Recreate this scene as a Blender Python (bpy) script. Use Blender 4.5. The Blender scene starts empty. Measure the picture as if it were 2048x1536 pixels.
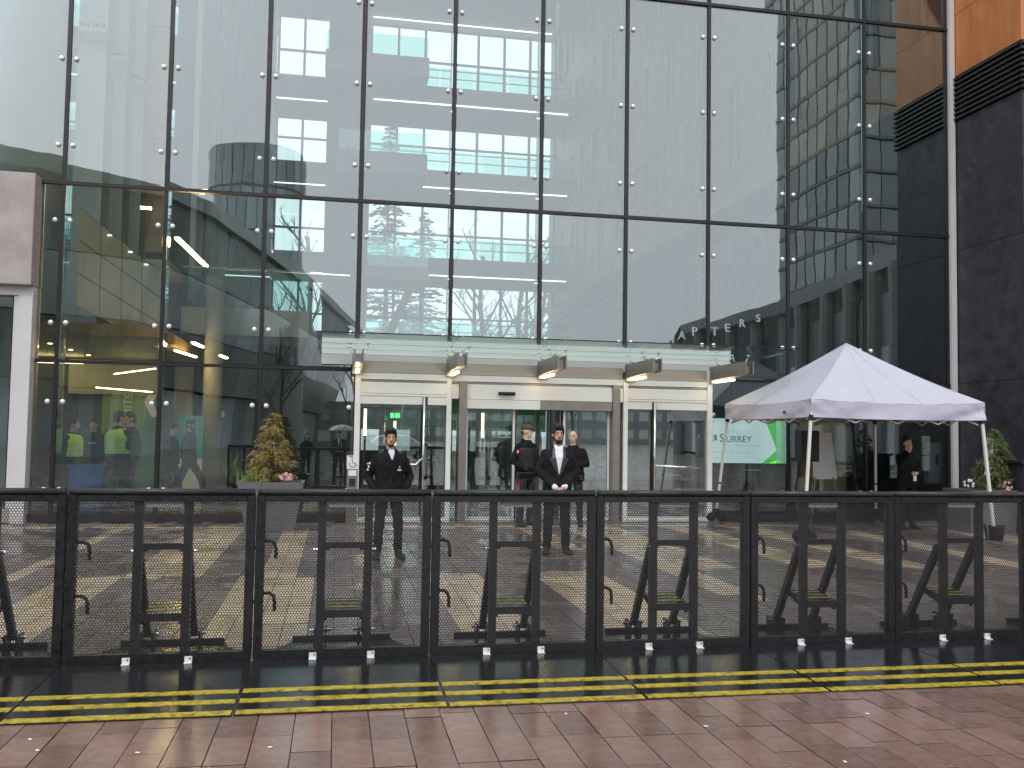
import bpy, bmesh, math, random
from mathutils import Vector, Matrix
import numpy as np
R = math.radians
random.seed(7)
sc = bpy.context.scene
col = sc.collection
# ------------------------------------------------------------------ camera, sky, sun, exposure
YAW, PITCH, ROLL, FPX = R(10.735), R(3.0308), R(0.8985), 1843.0
CAM = Vector((4.924, -17.61, 1.70))
F0 = Vector((math.sin(YAW), math.cos(YAW), 0)); R0 = Vector((math.cos(YAW), -math.sin(YAW), 0)); Z0 = Vector((0, 0, 1))
FW = F0*math.cos(PITCH) + Z0*math.sin(PITCH); U0 = Z0*math.cos(PITCH) - F0*math.sin(PITCH)
RT = R0*math.cos(ROLL) + U0*math.sin(ROLL); UP = U0*math.cos(ROLL) - R0*math.sin(ROLL)
cd = bpy.data.cameras.new('camera'); cam = bpy.data.objects.new('camera', cd); col.objects.link(cam)
cd.sensor_width = 36.0; cd.lens = 36.0*FPX/2048.0; cd.clip_start = 0.05; cd.clip_end = 2000
m = Matrix((RT, UP, -FW)).transposed().to_4x4(); m.translation = CAM; cam.matrix_world = m
sc.camera = cam
def at(px, py, ax, val):                       # where a line of sight meets a plane of the place (metres)
    d = FW + RT*((px-1024)/FPX) - UP*((py-768)/FPX); k = 'xyz'.index(ax)
    return CAM + d*((val-CAM[k])/d[k])
SUN_EL, SUN_AZ = R(48), R(205)                 # azimuth clockwise from +Y
w = bpy.data.worlds.new('World'); sc.world = w; w.use_nodes = True
nt = w.node_tree; bg = nt.nodes['Background']
sky = nt.nodes.new('ShaderNodeTexSky'); sky.sky_type = 'NISHITA'; sky.sun_disc = False
sky.sun_elevation = SUN_EL; sky.sun_rotation = SUN_AZ; sky.air_density = 1.0; sky.dust_density = 6.0; sky.ozone_density = 1.5
hs = nt.nodes.new('ShaderNodeHueSaturation'); hs.inputs['Saturation'].default_value = 0.16
nt.links.new(sky.outputs['Color'], hs.inputs['Color'])
tint = nt.nodes.new('ShaderNodeMix'); tint.data_type = 'RGBA'; tint.blend_type = 'MULTIPLY'; tint.inputs['Factor'].default_value = 1.0
tint.inputs['B'].default_value = (0.97, 0.985, 1.03, 1)
nt.links.new(hs.outputs['Color'], tint.inputs['A']); nt.links.new(tint.outputs['Result'], bg.inputs['Color'])
bg.inputs['Strength'].default_value = 0.13
ov = nt.nodes.new('ShaderNodeMix'); ov.data_type = 'RGBA'; ov.inputs['Factor'].default_value = 0.8     # even overcast veil over the clear sky
ov.inputs['B'].default_value = (7.0, 7.15, 7.5, 1); nt.links.new(tint.outputs['Result'], ov.inputs['A']); nt.links.new(ov.outputs['Result'], bg.inputs['Color'])
sd = bpy.data.lights.new('sun', 'SUN'); sun = bpy.data.objects.new('sun', sd); col.objects.link(sun)
sd.energy = 0.5; sd.angle = R(40); sd.color = (1, 0.98, 0.95)
sdir = Vector((math.sin(SUN_AZ)*math.cos(SUN_EL), math.cos(SUN_AZ)*math.cos(SUN_EL), math.sin(SUN_EL)))
sun.rotation_euler = (-sdir).to_track_quat('-Z', 'Y').to_euler(); sun.location = (0, -30, 60)
sc.view_settings.view_transform = 'Standard'; sc.view_settings.look = 'None'
sc.view_settings.exposure = 0.66; sc.view_settings.gamma = 1.0; sc.view_settings.use_curve_mapping = False
sc.render.engine = 'CYCLES'
cy = sc.cycles; cy.max_bounces = 7; cy.diffuse_bounces = 3; cy.glossy_bounces = 4; cy.transmission_bounces = 4
cy.transparent_max_bounces = 24; cy.caustics_reflective = False; cy.caustics_refractive = False
cy.use_denoising = True; cy.use_adaptive_sampling = True; cy.adaptive_threshold = 0.015; cy.sample_clamp_indirect = 4.0

# ------------------------------------------------------------------ materials
MATS = {}
def _new(name):
    m = bpy.data.materials.new(name); m.use_nodes = True; MATS[name] = m
    n = m.node_tree; b = n.nodes['Principled BSDF']
    return m, n, b
def _noise(n, scale, detail=4, rough=.6, coord='Object', stretch=None):
    tc = n.nodes.new('ShaderNodeTexCoord'); t = n.nodes.new('ShaderNodeTexNoise')
    t.inputs['Scale'].default_value = scale; t.inputs['Detail'].default_value = detail; t.inputs['Roughness'].default_value = rough
    src = tc.outputs[coord]
    if stretch:
        mp = n.nodes.new('ShaderNodeMapping'); mp.inputs['Scale'].default_value = stretch
        n.links.new(src, mp.inputs['Vector']); src = mp.outputs['Vector']
    n.links.new(src, t.inputs['Vector']); return t
def _ramp(n, fac, stops):
    r = n.nodes.new('ShaderNodeValToRGB'); e = r.color_ramp.elements
    while len(e) > len(stops): e.remove(e[-1])
    while len(e) < len(stops): e.new(.5)
    for i, (p, c) in enumerate(stops):
        e[i].position = p; e[i].color = (*c, 1) if len(c) == 3 else c
    n.links.new(fac, r.inputs['Fac']); return r
def mat(name, c, rough=.6, metal=0., spec=.5, var=.25, vscale=3., bump=0., bscale=60., bdist=.01, stretch=None, rvar=0., island=0., coat=0., emit=None, es=1.):
    m, n, b = _new(name)
    t = _noise(n, vscale, 5, .65, stretch=stretch)
    lo = tuple(max(0, x*(1-var)) for x in c); hi = tuple(min(1, x*(1+var)) for x in c)
    r = _ramp(n, t.outputs['Fac'], [(.3, lo), (.7, hi)]); out = r.outputs['Color']
    if island:
        g = n.nodes.new('ShaderNodeNewGeometry'); oi = n.nodes.new('ShaderNodeObjectInfo')
        ad = n.nodes.new('ShaderNodeMath'); ad.operation = 'ADD'
        n.links.new(g.outputs['Random Per Island'], ad.inputs[0]); n.links.new(oi.outputs['Random'], ad.inputs[1])
        fr = n.nodes.new('ShaderNodeMath'); fr.operation = 'FRACT'; n.links.new(ad.outputs[0], fr.inputs[0])
        mr = n.nodes.new('ShaderNodeMapRange'); mr.inputs['To Min'].default_value = 1-island; mr.inputs['To Max'].default_value = 1+island
        n.links.new(fr.outputs[0], mr.inputs['Value'])
        mx = n.nodes.new('ShaderNodeMix'); mx.data_type = 'RGBA'; mx.blend_type = 'MULTIPLY'; mx.inputs['Factor'].default_value = 1
        n.links.new(out, mx.inputs['A']); n.links.new(mr.outputs['Result'], mx.inputs['B']); out = mx.outputs['Result']
    n.links.new(out, b.inputs['Base Color'])
    b.inputs['Metallic'].default_value = metal; b.inputs['Specular IOR Level'].default_value = spec
    b.inputs['Roughness'].default_value = rough; b.inputs['Coat Weight'].default_value = coat
    if rvar:
        t2 = _noise(n, vscale*1.7, 4); mr = n.nodes.new('ShaderNodeMapRange')
        mr.inputs['From Min'].default_value = .35; mr.inputs['From Max'].default_value = .65
        mr.inputs['To Min'].default_value = max(.02, rough-rvar); mr.inputs['To Max'].default_value = rough+rvar
        n.links.new(t2.outputs['Fac'], mr.inputs['Value']); n.links.new(mr.outputs['Result'], b.inputs['Roughness'])
    if bump:
        t3 = _noise(n, bscale, 3, stretch=stretch); bp = n.nodes.new('ShaderNodeBump'); bp.inputs['Strength'].default_value = bump; bp.inputs['Distance'].default_value = bdist
        n.links.new(t3.outputs['Fac'], bp.inputs['Height']); n.links.new(bp.outputs['Normal'], b.inputs['Normal'])
    if emit:
        b.inputs['Emission Color'].default_value = (*emit, 1); b.inputs['Emission Strength'].default_value = es
    return m
def glass_mat(name, tintc, base=.16, k=1.0, wav=.02, wscale=.9):
    m, n, b = _new(name); n.nodes.remove(b); out = n.nodes['Material Output']
    tr = n.nodes.new('ShaderNodeBsdfTransparent'); tr.inputs['Color'].default_value = (*tintc, 1)
    gl = n.nodes.new('ShaderNodeBsdfGlossy'); gl.inputs['Roughness'].default_value = 0.0; gl.inputs['Color'].default_value = (.94, .97, 1, 1)
    fr = n.nodes.new('ShaderNodeFresnel'); fr.inputs['IOR'].default_value = 1.5
    ma = n.nodes.new('ShaderNodeMath'); ma.operation = 'MULTIPLY_ADD'; ma.use_clamp = True
    ma.inputs[1].default_value = k; ma.inputs[2].default_value = base
    n.links.new(fr.outputs['Fac'], ma.inputs[0])
    mx = n.nodes.new('ShaderNodeMixShader'); n.links.new(ma.outputs[0], mx.inputs['Fac'])
    n.links.new(tr.outputs[0], mx.inputs[1]); n.links.new(gl.outputs[0], mx.inputs[2]); n.links.new(mx.outputs[0], out.inputs['Surface'])
    if wav:
        t = _noise(n, wscale, 2, .5); bp = n.nodes.new('ShaderNodeBump'); bp.inputs['Strength'].default_value = wav; bp.inputs['Distance'].default_value = .12
        n.links.new(t.outputs['Fac'], bp.inputs['Height']); n.links.new(bp.outputs['Normal'], gl.inputs['Normal'])
    return m
def emis(name, c, s):
    return mat(name, tuple(x*.8 for x in c), .5, var=.02, emit=c, es=s)
def paver(name, c, isl, wet=1.0):
    m = mat(name, c, .3, var=.20, vscale=11, bump=.05, bscale=210, island=isl); n = m.node_tree; b = n.nodes['Principled BSDF']
    t = _noise(n, .8, 3, .6); t.inputs['Vector'].links and n.links.remove(t.inputs['Vector'].links[0])
    g = n.nodes.new('ShaderNodeNewGeometry'); n.links.new(g.outputs['Position'], t.inputs['Vector'])
    r = _ramp(n, t.outputs['Fac'], [(.46, (.028/wet,)*3), (.55, (.10/wet,)*3), (.72, (.30,)*3)]); n.links.new(r.outputs['Color'], b.inputs['Roughness']); b.inputs['Specular IOR Level'].default_value = 1.0 if wet == 1 else .5
    sp = _noise(n, 55, 2, .5); sr = _ramp(n, sp.outputs['Fac'], [(.66, (0,)*3), (.72, (1,)*3)])     # pale grit specks in the stone
    lk = b.inputs['Base Color'].links[0].from_socket; mx = n.nodes.new('ShaderNodeMix'); mx.data_type = 'RGBA'
    mu = n.nodes.new('ShaderNodeMath'); mu.operation = 'MULTIPLY'; mu.inputs[1].default_value = .35
    n.links.new(sr.outputs['Color'], mu.inputs[0]); n.links.new(mu.outputs[0], mx.inputs['Factor']); n.links.new(lk, mx.inputs['A'])
    mx.inputs['B'].default_value = (min(1, c[0]*2.2), min(1, c[1]*2.3), min(1, c[2]*2.4), 1); n.links.new(mx.outputs['Result'], b.inputs['Base Color'])
paver('paver_red', (.235, .147, .118), .22); paver('paver_dark', (.15, .124, .113), .2, .2); paver('paver_beige', (.46, .37, .245), .12, .25); paver('paver_grey', (.075, .068, .06), .15)
mat('plaza_sheet', (.19, .16, .145), .2, var=.25, vscale=.8, bump=.1, bscale=20, rvar=.14)
mat('joint', (.035, .03, .027), .45, var=.3, vscale=6, bump=.3, bscale=60)
mat('lobby_floor', (.30, .34, .325), .16, var=.2, vscale=2, rvar=.06)
m_ = mat('black_steel', (.012, .012, .014), .36, var=.45, vscale=14, bump=.16, bscale=110, rvar=.14, spec=.5); n_ = m_.node_tree; b_ = n_.nodes['Principled BSDF']
t_ = _noise(n_, 7, 9, .85, stretch=(1, 1, .35)); r_ = _ramp(n_, t_.outputs['Fac'], [(.60, (0, 0, 0)), (.66, (.7, .7, .7))]); x_ = n_.nodes.new('ShaderNodeMix'); x_.data_type = 'RGBA'      # scuffs and dried splashes
n_.links.new(r_.outputs['Color'], x_.inputs['Factor']); n_.links.new(b_.inputs['Base Color'].links[0].from_socket, x_.inputs['A']); x_.inputs['B'].default_value = (.05, .048, .045, 1); n_.links.new(x_.outputs['Result'], b_.inputs['Base Color'])
mat('wet_plate', (.011, .012, .014), .10, var=.5, vscale=5, bump=.10, bscale=45, rvar=.07, spec=.6)
m_, n_, b_ = _new('plate_yellow'); t_ = _noise(n_, 22, 6, .75); r_ = _ramp(n_, t_.outputs['Fac'], [(.37, (.03, .026, .012)), (.47, (.36, .28, .03)), (.62, (.58, .45, .035))]); n_.links.new(r_.outputs['Color'], b_.inputs['Base Color']); b_.inputs['Roughness'].default_value = .35
mat('mesh_sheet', (.035, .034, .036), .5, var=.3, vscale=3, rvar=.1)
mat('brushed', (.44, .385, .335), .4, metal=.2, var=.10, vscale=1.5, stretch=(.5, 1, 10))
mat('white_clip', (.75, .75, .74), .5, var=.12, vscale=30)
mat('mullion', (.016, .015, .018), .35, var=.15, vscale=2)
mat('steel', (.86, .845, .83), .42, metal=.12, var=.05, vscale=1.2, stretch=(.5, 1, 10), rvar=.06)
mat('steel_dark', (.30, .27, .25), .36, metal=.7, var=.12, vscale=3, rvar=.08)
mat('bolt_metal', (.86, .86, .87), .28, metal=.55, var=.03)
mat('dark_window', (.045, .05, .055), .15, var=.2, vscale=.5)
mat('chrome', (.72, .72, .74), .14, metal=1, var=.05)
mat('white_metal', (.62, .61, .62), .35, var=.06, vscale=1, spec=.5)
mat('concrete', (.40, .36, .335), .8, var=.16, vscale=2.2, bump=.25, bscale=30)
mat('concrete_col', (.42, .39, .33), .7, var=.10, vscale=2)
mat('wood_panel', (.52, .195, .062), .5, var=.30, vscale=2.0, stretch=(1.2, 1.2, .35), bump=.05, bscale=80, island=.10)
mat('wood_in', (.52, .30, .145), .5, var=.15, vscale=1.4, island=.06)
m_ = mat('stone_black', (.032, .030, .038), .5, var=.5, vscale=3.0, bump=.6, bscale=12, rvar=.14, island=.15); n_ = m_.node_tree; b_ = n_.nodes['Principled BSDF']
t_ = _noise(n_, 1.6, 8, .8, stretch=(1, 1, .45)); r_ = _ramp(n_, t_.outputs['Fac'], [(.635, (0, 0, 0)), (.66, (.55, .55, .55))]); x_ = n_.nodes.new('ShaderNodeMix'); x_.data_type = 'RGBA'
n_.links.new(r_.outputs['Color'], x_.inputs['Factor']); n_.links.new(b_.inputs['Base Color'].links[0].from_socket, x_.inputs['A']); x_.inputs['B'].default_value = (.16, .155, .16, 1); n_.links.new(x_.outputs['Result'], b_.inputs['Base Color'])
mat('louver', (.014, .014, .017), .45, var=.2)
mat('wall_white', (.50, .52, .54), .6, var=.05, vscale=.6)
mat('wall_grey', (.33, .35, .365), .6, var=.07, vscale=.6)
mat('slab_grey', (.34, .37, .38), .6, var=.05, vscale=.7)
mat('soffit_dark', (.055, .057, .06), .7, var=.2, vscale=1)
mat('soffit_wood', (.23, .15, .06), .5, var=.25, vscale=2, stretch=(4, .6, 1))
mat('lime', (.24, .32, .03), .5, var=.08)
mat('lime_deep', (.05, .22, .05), .5, var=.08)
mat('beige_wall', (.52, .42, .25), .6, var=.06)
mat('dark_wall', (.05, .055, .057), .55, var=.2)
mat('green_glass', (.06, .30, .14), .3, var=.3, vscale=.5)
mat('teal_sign', (.05, .34, .40), .4, var=.08)
mat('white_paint', (.78, .78, .78), .5, var=.04)
mat('blue_bin', (.03, .17, .62), .4, var=.12)
mat('blue_ink', (.02, .12, .45), .5, var=.02)
mat('red_cloth', (.62, .025, .02), .6, var=.1)
mat('tent_cloth', (.51, .51, .60), .75, var=.04, vscale=3, bump=.4, bscale=3.2, bdist=.05)
mat('tent_leg', (.72, .70, .64), .4, var=.06)
mat('plastic_black', (.014, .014, .015), .5, var=.2)
mat('skin_a', (.52, .30, .19), .5, var=.1, vscale=20)
mat('skin_b', (.52, .30, .195), .5, var=.1, vscale=20)
mat('skin_c', (.70, .45, .33), .5, var=.1, vscale=20)
mat('tower_frame', (.15, .17, .17), .5, var=.2)
mat('hair', (.010, .008, .007), .55, var=.3, vscale=60, bump=.5, bscale=120)
mat('hair_brown', (.06, .035, .02), .55, var=.3, vscale=60, bump=.4, bscale=120)
mat('cloth_black', (.009, .0085, .0105), .8, spec=.2, var=.3, vscale=8, bump=.9, bscale=9)
mat('cloth_suit', (.0065, .0065, .0078), .75, spec=.25, var=.25, vscale=8, bump=.7, bscale=8)
mat('cloth_navy', (.012, .014, .022), .75, var=.3, vscale=8, bump=.35, bscale=20)
mat('cloth_satin', (.05, .047, .055), .34, var=.1)
mat('cloth_trouser', (.011, .0105, .012), .8, spec=.2, var=.3, vscale=8, bump=.9, bscale=10)
mat('cloth_shirt', (.80, .79, .84), .7, var=.04, bump=.25, bscale=20)
mat('shirt_lilac', (.62, .58, .70), .7, var=.05, bump=.25, bscale=20)
mat('hivis', (.62, 1.0, .05), .6, var=.12, vscale=10, bump=.3, bscale=25, emit=(.35, .7, .03), es=.0)
mat('reflective', (.7, .72, .74), .35, var=.05)
mat('shoe', (.012, .011, .011), .3, var=.3)
mat('cap_brown', (.075, .055, .05), .8, var=.15, vscale=30)
mat('eye_white', (.38, .35, .33), .4, var=.02)
mat('lip', (.32, .12, .10), .5, var=.05)
mat('stone_planter', (.15, .145, .16), .6, var=.16, vscale=5, bump=.15, bscale=40)
mat('planter_edge', (.34, .28, .22), .6, var=.15, vscale=6)
mat('soil', (.05, .03, .02), .9, var=.4, vscale=30)
mat('needle_gold', (.40, .315, .12), .7, var=.45, vscale=6, island=.35)
mat('needle_green', (.17, .22, .07), .7, var=.45, vscale=6, island=.35)
mat('needle_dark', (.018, .032, .022), .8, var=.4, vscale=.8, island=.3)
mat('leaf', (.11, .19, .04), .5, var=.3, vscale=8, island=.25)
mat('petal_pink', (.66, .36, .38), .6, var=.2, vscale=20, island=.2)
mat('petal_white', (.78, .76, .75), .6, var=.06, vscale=20)
mat('bark', (.06, .045, .035), .9, var=.3, vscale=8, bump=.5, bscale=30)
mat('bark_grey', (.07, .065, .06), .9, var=.3, vscale=6)
mat('car_paint', (.70, .72, .74), .2, var=.02, coat=.6)
mat('rubber', (.015, .015, .015), .8, var=.2)
mat('city_glass', (.42, .49, .50), .12, var=.3, vscale=.15, spec=.7, island=.35)
mat('tower_glass', (.25, .30, .305), .12, var=.3, vscale=.15, spec=.7, island=.35)
mat('city_frame', (.20, .22, .22), .5, var=.2)
mat('library_skin', (.18, .225, .205), .35, var=.3, vscale=.3, island=.25)
mat('far_concrete', (.26, .27, .27), .8, var=.1, vscale=.3)
emis('light_warm', (1.0, .62, .22), 30)
emis('light_yellow', (1.0, .76, .36), 8)
emis('light_strip', (1.0, .92, .78), 1.3)
emis('light_white', (.95, .97, 1.0), .5)
emis('lamp_canopy', (1.0, .80, .48), 7)
emis('exit_green', (.15, .95, .2), 2.5)
emis('scr_bg', (.58, .68, .71), .62)
emis('scr_ink', (.03, .09, .11), .5)
emis('scr_grey', (.30, .40, .42), .5)
emis('scr_lime', (.26, .78, .03), 1.0)
emis('scr_green', (.05, .42, .06), .75)
emis('scr_blue', (.06, .18, .24), .6)
glass_mat('facade_glass', (.885, .965, .945), base=.125, k=.9, wav=.010, wscale=.8)
glass_mat('door_glass', (.88, .94, .915), base=.20, k=1.0, wav=.0)
glass_mat('canopy_glass', (.88, .95, .92), base=.02, k=.3, wav=0)
glass_mat('back_glass', (.93, .99, .985), base=.02, k=1.0, wav=0)
glass_mat('rail_glass', (.72, .88, .86), base=.04, k=1.0, wav=0)
glass_mat('fin_glass', (.80, .91, .88), base=.07, k=.8, wav=0)

# ------------------------------------------------------------------ mesh helpers
class MB:
    def __init__(s): s.v = []; s.f = []
    def add(s, vs, fs):
        o = len(s.v); s.v += [tuple(v) for v in vs]; s.f += [tuple(i+o for i in f) for f in fs]; return s
    def box(s, a, b, M=None):
        x0, y0, z0 = a; x1, y1, z1 = b
        vs = [Vector(p) for p in ((x0,y0,z0),(x1,y0,z0),(x1,y1,z0),(x0,y1,z0),(x0,y0,z1),(x1,y0,z1),(x1,y1,z1),(x0,y1,z1))]
        if M: vs = [M @ v for v in vs]
        return s.add(vs, [(0,3,2,1),(4,5,6,7),(0,1,5,4),(1,2,6,5),(2,3,7,6),(3,0,4,7)])
    def beam(s, p, q, wx, wy=None, up=(0, 0, 1)):
        p = Vector(p); q = Vector(q); d = (q-p); L = d.length; d.normalize(); wy = wy or wx
        u = Vector(up); u = Vector((1, 0, 0)) if abs(d.dot(u)) > .98 else u
        a = d.cross(u).normalized(); b = a.cross(d).normalized()
        vs = []
        for e in (p, q):
            for i, j in ((-1,-1),(1,-1),(1,1),(-1,1)): vs.append(e + a*(i*wx/2) + b*(j*wy/2))
        return s.add(vs, [(3,2,1,0),(4,5,6,7),(0,1,5,4),(1,2,6,5),(2,3,7,6),(3,0,4,7)])
    def tube(s, pts, r, n=8, cap=True):
        pts = [Vector(p) for p in pts]; rs = r if isinstance(r, (list, tuple)) else [r]*len(pts)
        vs = []; fs = []; a = None
        for i, p in enumerate(pts):
            d = (pts[min(i+1, len(pts)-1)] - pts[max(i-1, 0)]).normalized()
            if a is None:
                h = Vector((0, 0, 1)) if abs(d.z) < .9 else Vector((1, 0, 0)); a = d.cross(h).normalized()
            else: a = (a - d*a.dot(d)).normalized()
            b = d.cross(a)
            for k in range(n):
                t = 2*math.pi*k/n; vs.append(p + (a*math.cos(t) + b*math.sin(t))*rs[i])
        for i in range(len(pts)-1):
            for k in range(n): fs.append((i*n+k, i*n+(k+1) % n, (i+1)*n+(k+1) % n, (i+1)*n+k))
        if cap: fs.append(tuple(range(n-1, -1, -1))); fs.append(tuple((len(pts)-1)*n+k for k in range(n)))
        return s.add(vs, fs)
    def loft(s, rings, n=16):              # rings: (cx, cy, cz, rx, ry)
        vs = []; fs = []
        for cx, cy, cz, rx, ry in rings:
            for k in range(n):
                t = 2*math.pi*k/n; vs.append((cx+rx*math.cos(t), cy+ry*math.sin(t), cz))
        for i in range(len(rings)-1):
            for k in range(n): fs.append((i*n+k, i*n+(k+1) % n, (i+1)*n+(k+1) % n, (i+1)*n+k))
        fs.append(tuple(range(n-1, -1, -1))); fs.append(tuple((len(rings)-1)*n+k for k in range(n)))
        return s.add(vs, fs)
    def ball(s, c, r, n=12, m=8, M=None):
        rx, ry, rz = r if isinstance(r, (tuple, list)) else (r, r, r); c = Vector(c)
        vs = []; fs = []
        for i in range(1, m):
            p = math.pi*i/m
            for k in range(n):
                t = 2*math.pi*k/n; v = Vector((rx*math.sin(p)*math.cos(t), ry*math.sin(p)*math.sin(t), rz*math.cos(p)))
                vs.append(c + (M @ v if M else v))
        top = Vector((0, 0, rz)); vs.append(c + (M @ top if M else top)); vs.append(c - (M @ top if M else top))
        for i in range(m-2):
            for k in range(n): fs.append((i*n+k, (i+1)*n+k, (i+1)*n+(k+1) % n, i*n+(k+1) % n))
        T = (m-1)*n
        for k in range(n):
            fs.append((T, k, (k+1) % n)); fs.append((T+1, (m-2)*n+(k+1) % n, (m-2)*n+k))
        return s.add(vs, fs)
    def cap(s, p, r0, q, r1, n=12):        # round-ended tapered limb
        p = Vector(p); q = Vector(q); d = (q-p).normalized()
        pts = []; rs = []
        for a in (90, 60, 30): pts.append(p - d*r0*math.sin(R(a))); rs.append(max(.0008, r0*math.cos(R(a))))
        pts += [p, q]; rs += [r0, r1]
        for a in (30, 60, 90): pts.append(q + d*r1*math.sin(R(a))); rs.append(max(.0008, r1*math.cos(R(a))))
        return s.tube(pts, rs, n)
    def prism(s, poly, h0, h1, axis='z'):  # polygon extruded along an axis
        n = len(poly)
        def P(a, b, h): return {'z': (a, b, h), 'y': (a, h, b), 'x': (h, a, b)}[axis]
        vs = [P(a, b, h0) for a, b in poly] + [P(a, b, h1) for a, b in poly]
        fs = [tuple(range(n-1, -1, -1)), tuple(range(n, 2*n))] + [(i, (i+1) % n, n+(i+1) % n, n+i) for i in range(n)]
        return s.add(vs, fs)
    def mesh(s, name, mt, smooth=False):
        me = bpy.data.meshes.new(name); me.from_pydata(s.v, [], s.f); me.update()
        bm = bmesh.new(); bm.from_mesh(me); bmesh.ops.recalc_face_normals(bm, faces=bm.faces); bm.to_mesh(me); bm.free()
        if smooth: me.polygons.foreach_set('use_smooth', [True]*len(me.polygons))
        me.materials.append(MATS[mt]); return me
    def build(s, name, mt, parent=None, smooth=False, loc=None):
        return link(name, s.mesh(name, mt, smooth), parent, loc)
def link(name, data, parent=None, loc=None, rotz=0):
    o = bpy.data.objects.new(name, data); col.objects.link(o); o.parent = parent
    if loc is not None: o.location = loc
    if rotz: o.rotation_euler.z = rotz
    return o
def tag(o, label, cat, group=None):
    o['label'] = label; o['category'] = cat
    if group: o['group'] = group
    return o
def thing(name, label, cat, loc=(0, 0, 0), rotz=0, group=None):
    return tag(link(name, None, None, loc, rotz), label, cat, group)
def copy_tree(o, parent=None):
    c = o.copy(); col.objects.link(c); c.parent = parent
    for ch in o.children: copy_tree(ch, c)
    return c
def structure(o): o['kind'] = 'structure'; return o
def stuff(o): o['kind'] = 'stuff'; return o
def text_mesh(body, size, depth=.002):
    cu = bpy.data.curves.new('lettering', 'FONT'); cu.body = body; cu.size = size; cu.extrude = depth; cu.resolution_u = 3
    cu.align_x = 'LEFT'; o = bpy.data.objects.new('lettering', cu); col.objects.link(o)
    dg = bpy.context.evaluated_depsgraph_get(); me = bpy.data.meshes.new_from_object(o.evaluated_get(dg))
    bpy.data.objects.remove(o); bpy.data.curves.remove(cu); return me
def text(name, body, size, mt, M, parent=None, mirror=False):      # lettering in the xz plane facing -y
    me = text_mesh(body, size); sx = -1 if mirror else 1
    me.transform(M @ Matrix.Diagonal((sx, 1, 1, 1)) @ Matrix.Rotation(R(90), 4, 'X'))
    me.materials.clear(); me.materials.append(MATS[mt]); return link(name, me, parent)
# ------------------------------------------------------------------ ground and paving
gm = MB().add([(-400,-400,-.016),(400,-400,-.016),(400,400,-.016),(-400,400,-.016)], [(0,1,2,3)])
ground = structure(gm.build('plaza_ground', 'plaza_sheet'))
structure(MB().add([(-3.3,-16.2,-.0125),(17.8,-16.2,-.0125),(17.8,-.0,-.0125),(-3.3,-.0,-.0125)], [(0,1,2,3)]).build('paving_bed', 'joint'))
PWX, PLY = .2135, .43
BANDS = [((3.85,4.62),(-10.7,-6.55)), ((6.10,6.58),(-10.7,-6.55)), ((7.30,8.16),(-10.7,-6.55)), ((1.9,2.6),(-10.7,-6.55)), ((9.0,9.3),(-8.4,-6.55)),
         ((1.30,1.56),(-6.55,0)), ((2.62,3.35),(-6.55,0)), ((4.12,4.40),(-6.55,0)), ((9.1,9.98),(-6.55,0)), ((10.9,11.52),(-6.55,0)),
         ((12.35,12.85),(-6.55,0)), ((14.0,14.3),(-6.55,0)), ((16.2,16.8),(-5.0,0)), ((-.9,-.3),(-6.55,0)), ((8.2,8.45),(-4.5,0))]
def paver_mat(x, y):
    if y < -11.2: return 'paver_grey' if x < 3.02 else 'paver_red'
    if y > -1.2: return 'paver_beige' if -1.2 < y < -.72 else 'paver_dark'
    for (a, b), (c, d) in BANDS:
        if a-.05 < x < b+.05 and c < y < d: return 'paver_beige'
    return 'paver_dark'
hx, hy, bv = PWX/2-.0018, PLY/2-.0018, .0012
def paver_geo(cx=0, cy=0, dz=0):
    vs = [(cx-hx,cy-hy,-.02),(cx+hx,cy-hy,-.02),(cx+hx,cy+hy,-.02),(cx-hx,cy+hy,-.02),
          (cx-hx,cy-hy,-bv+dz),(cx+hx,cy-hy,-bv+dz),(cx+hx,cy+hy,-bv+dz),(cx-hx,cy+hy,-bv+dz),
          (cx-hx+bv,cy-hy+bv,dz),(cx+hx-bv,cy-hy+bv,dz),(cx+hx-bv,cy+hy-bv,dz),(cx-hx+bv,cy+hy-bv,dz)]
    return vs, [(0,1,5,4),(1,2,6,5),(2,3,7,6),(3,0,4,7),(4,5,9,8),(5,6,10,9),(6,7,11,10),(7,4,8,11),(8,9,10,11)]
pm = {}
for k in ('paver_red', 'paver_grey', 'paver_dark', 'paver_beige'): pm[k] = MB().add(*paver_geo()).mesh('paver', k); pm[k].materials.append(MATS['joint'])
for me_ in pm.values():
    for q_ in me_.polygons: q_.material_index = 1 if q_.normal.z < .97 else 0
field = {k: MB() for k in pm}; npav = 0
offs = [random.choice((0, .33, .5, .67)) for _ in range(400)]
for i in range(-30, 90):
    x = 3.02 + (i+.5)*PWX
    for j in range(-1, 38):
        y = -15.9 + (j + offs[i+30])*PLY
        if y > -.25 or x > 17.7 or x < -2.5: continue
        k = paver_mat(x, y); dz = random.uniform(-.0022, .0012)
        p = Vector((x, y, 0)) - CAM; dep = p.dot(FW)
        vis = dep > .5 and abs(p.dot(RT)/dep) < .60 and y > -14.75
        if vis and y < -11.7 and npav < 300:
            o = link('paver', pm[k], ground, (x, y, dz)); npav += 1
            o.rotation_euler = (random.gauss(0, .0026), random.gauss(0, .0026), random.gauss(0, .003))
        else: field[k].add(*paver_geo(x, y, dz))
for k, b in field.items():
    if b.f:
        fo = stuff(b.build('paver_field', k, ground)); fo.data.materials.append(MATS['joint'])
        for q_ in fo.data.polygons: q_.material_index = 1 if q_.normal.z < .97 else 0
petal = MB().ball((0,0,0), (.016,.009,.003), 8, 4).mesh('petal', 'petal_white')
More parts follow.
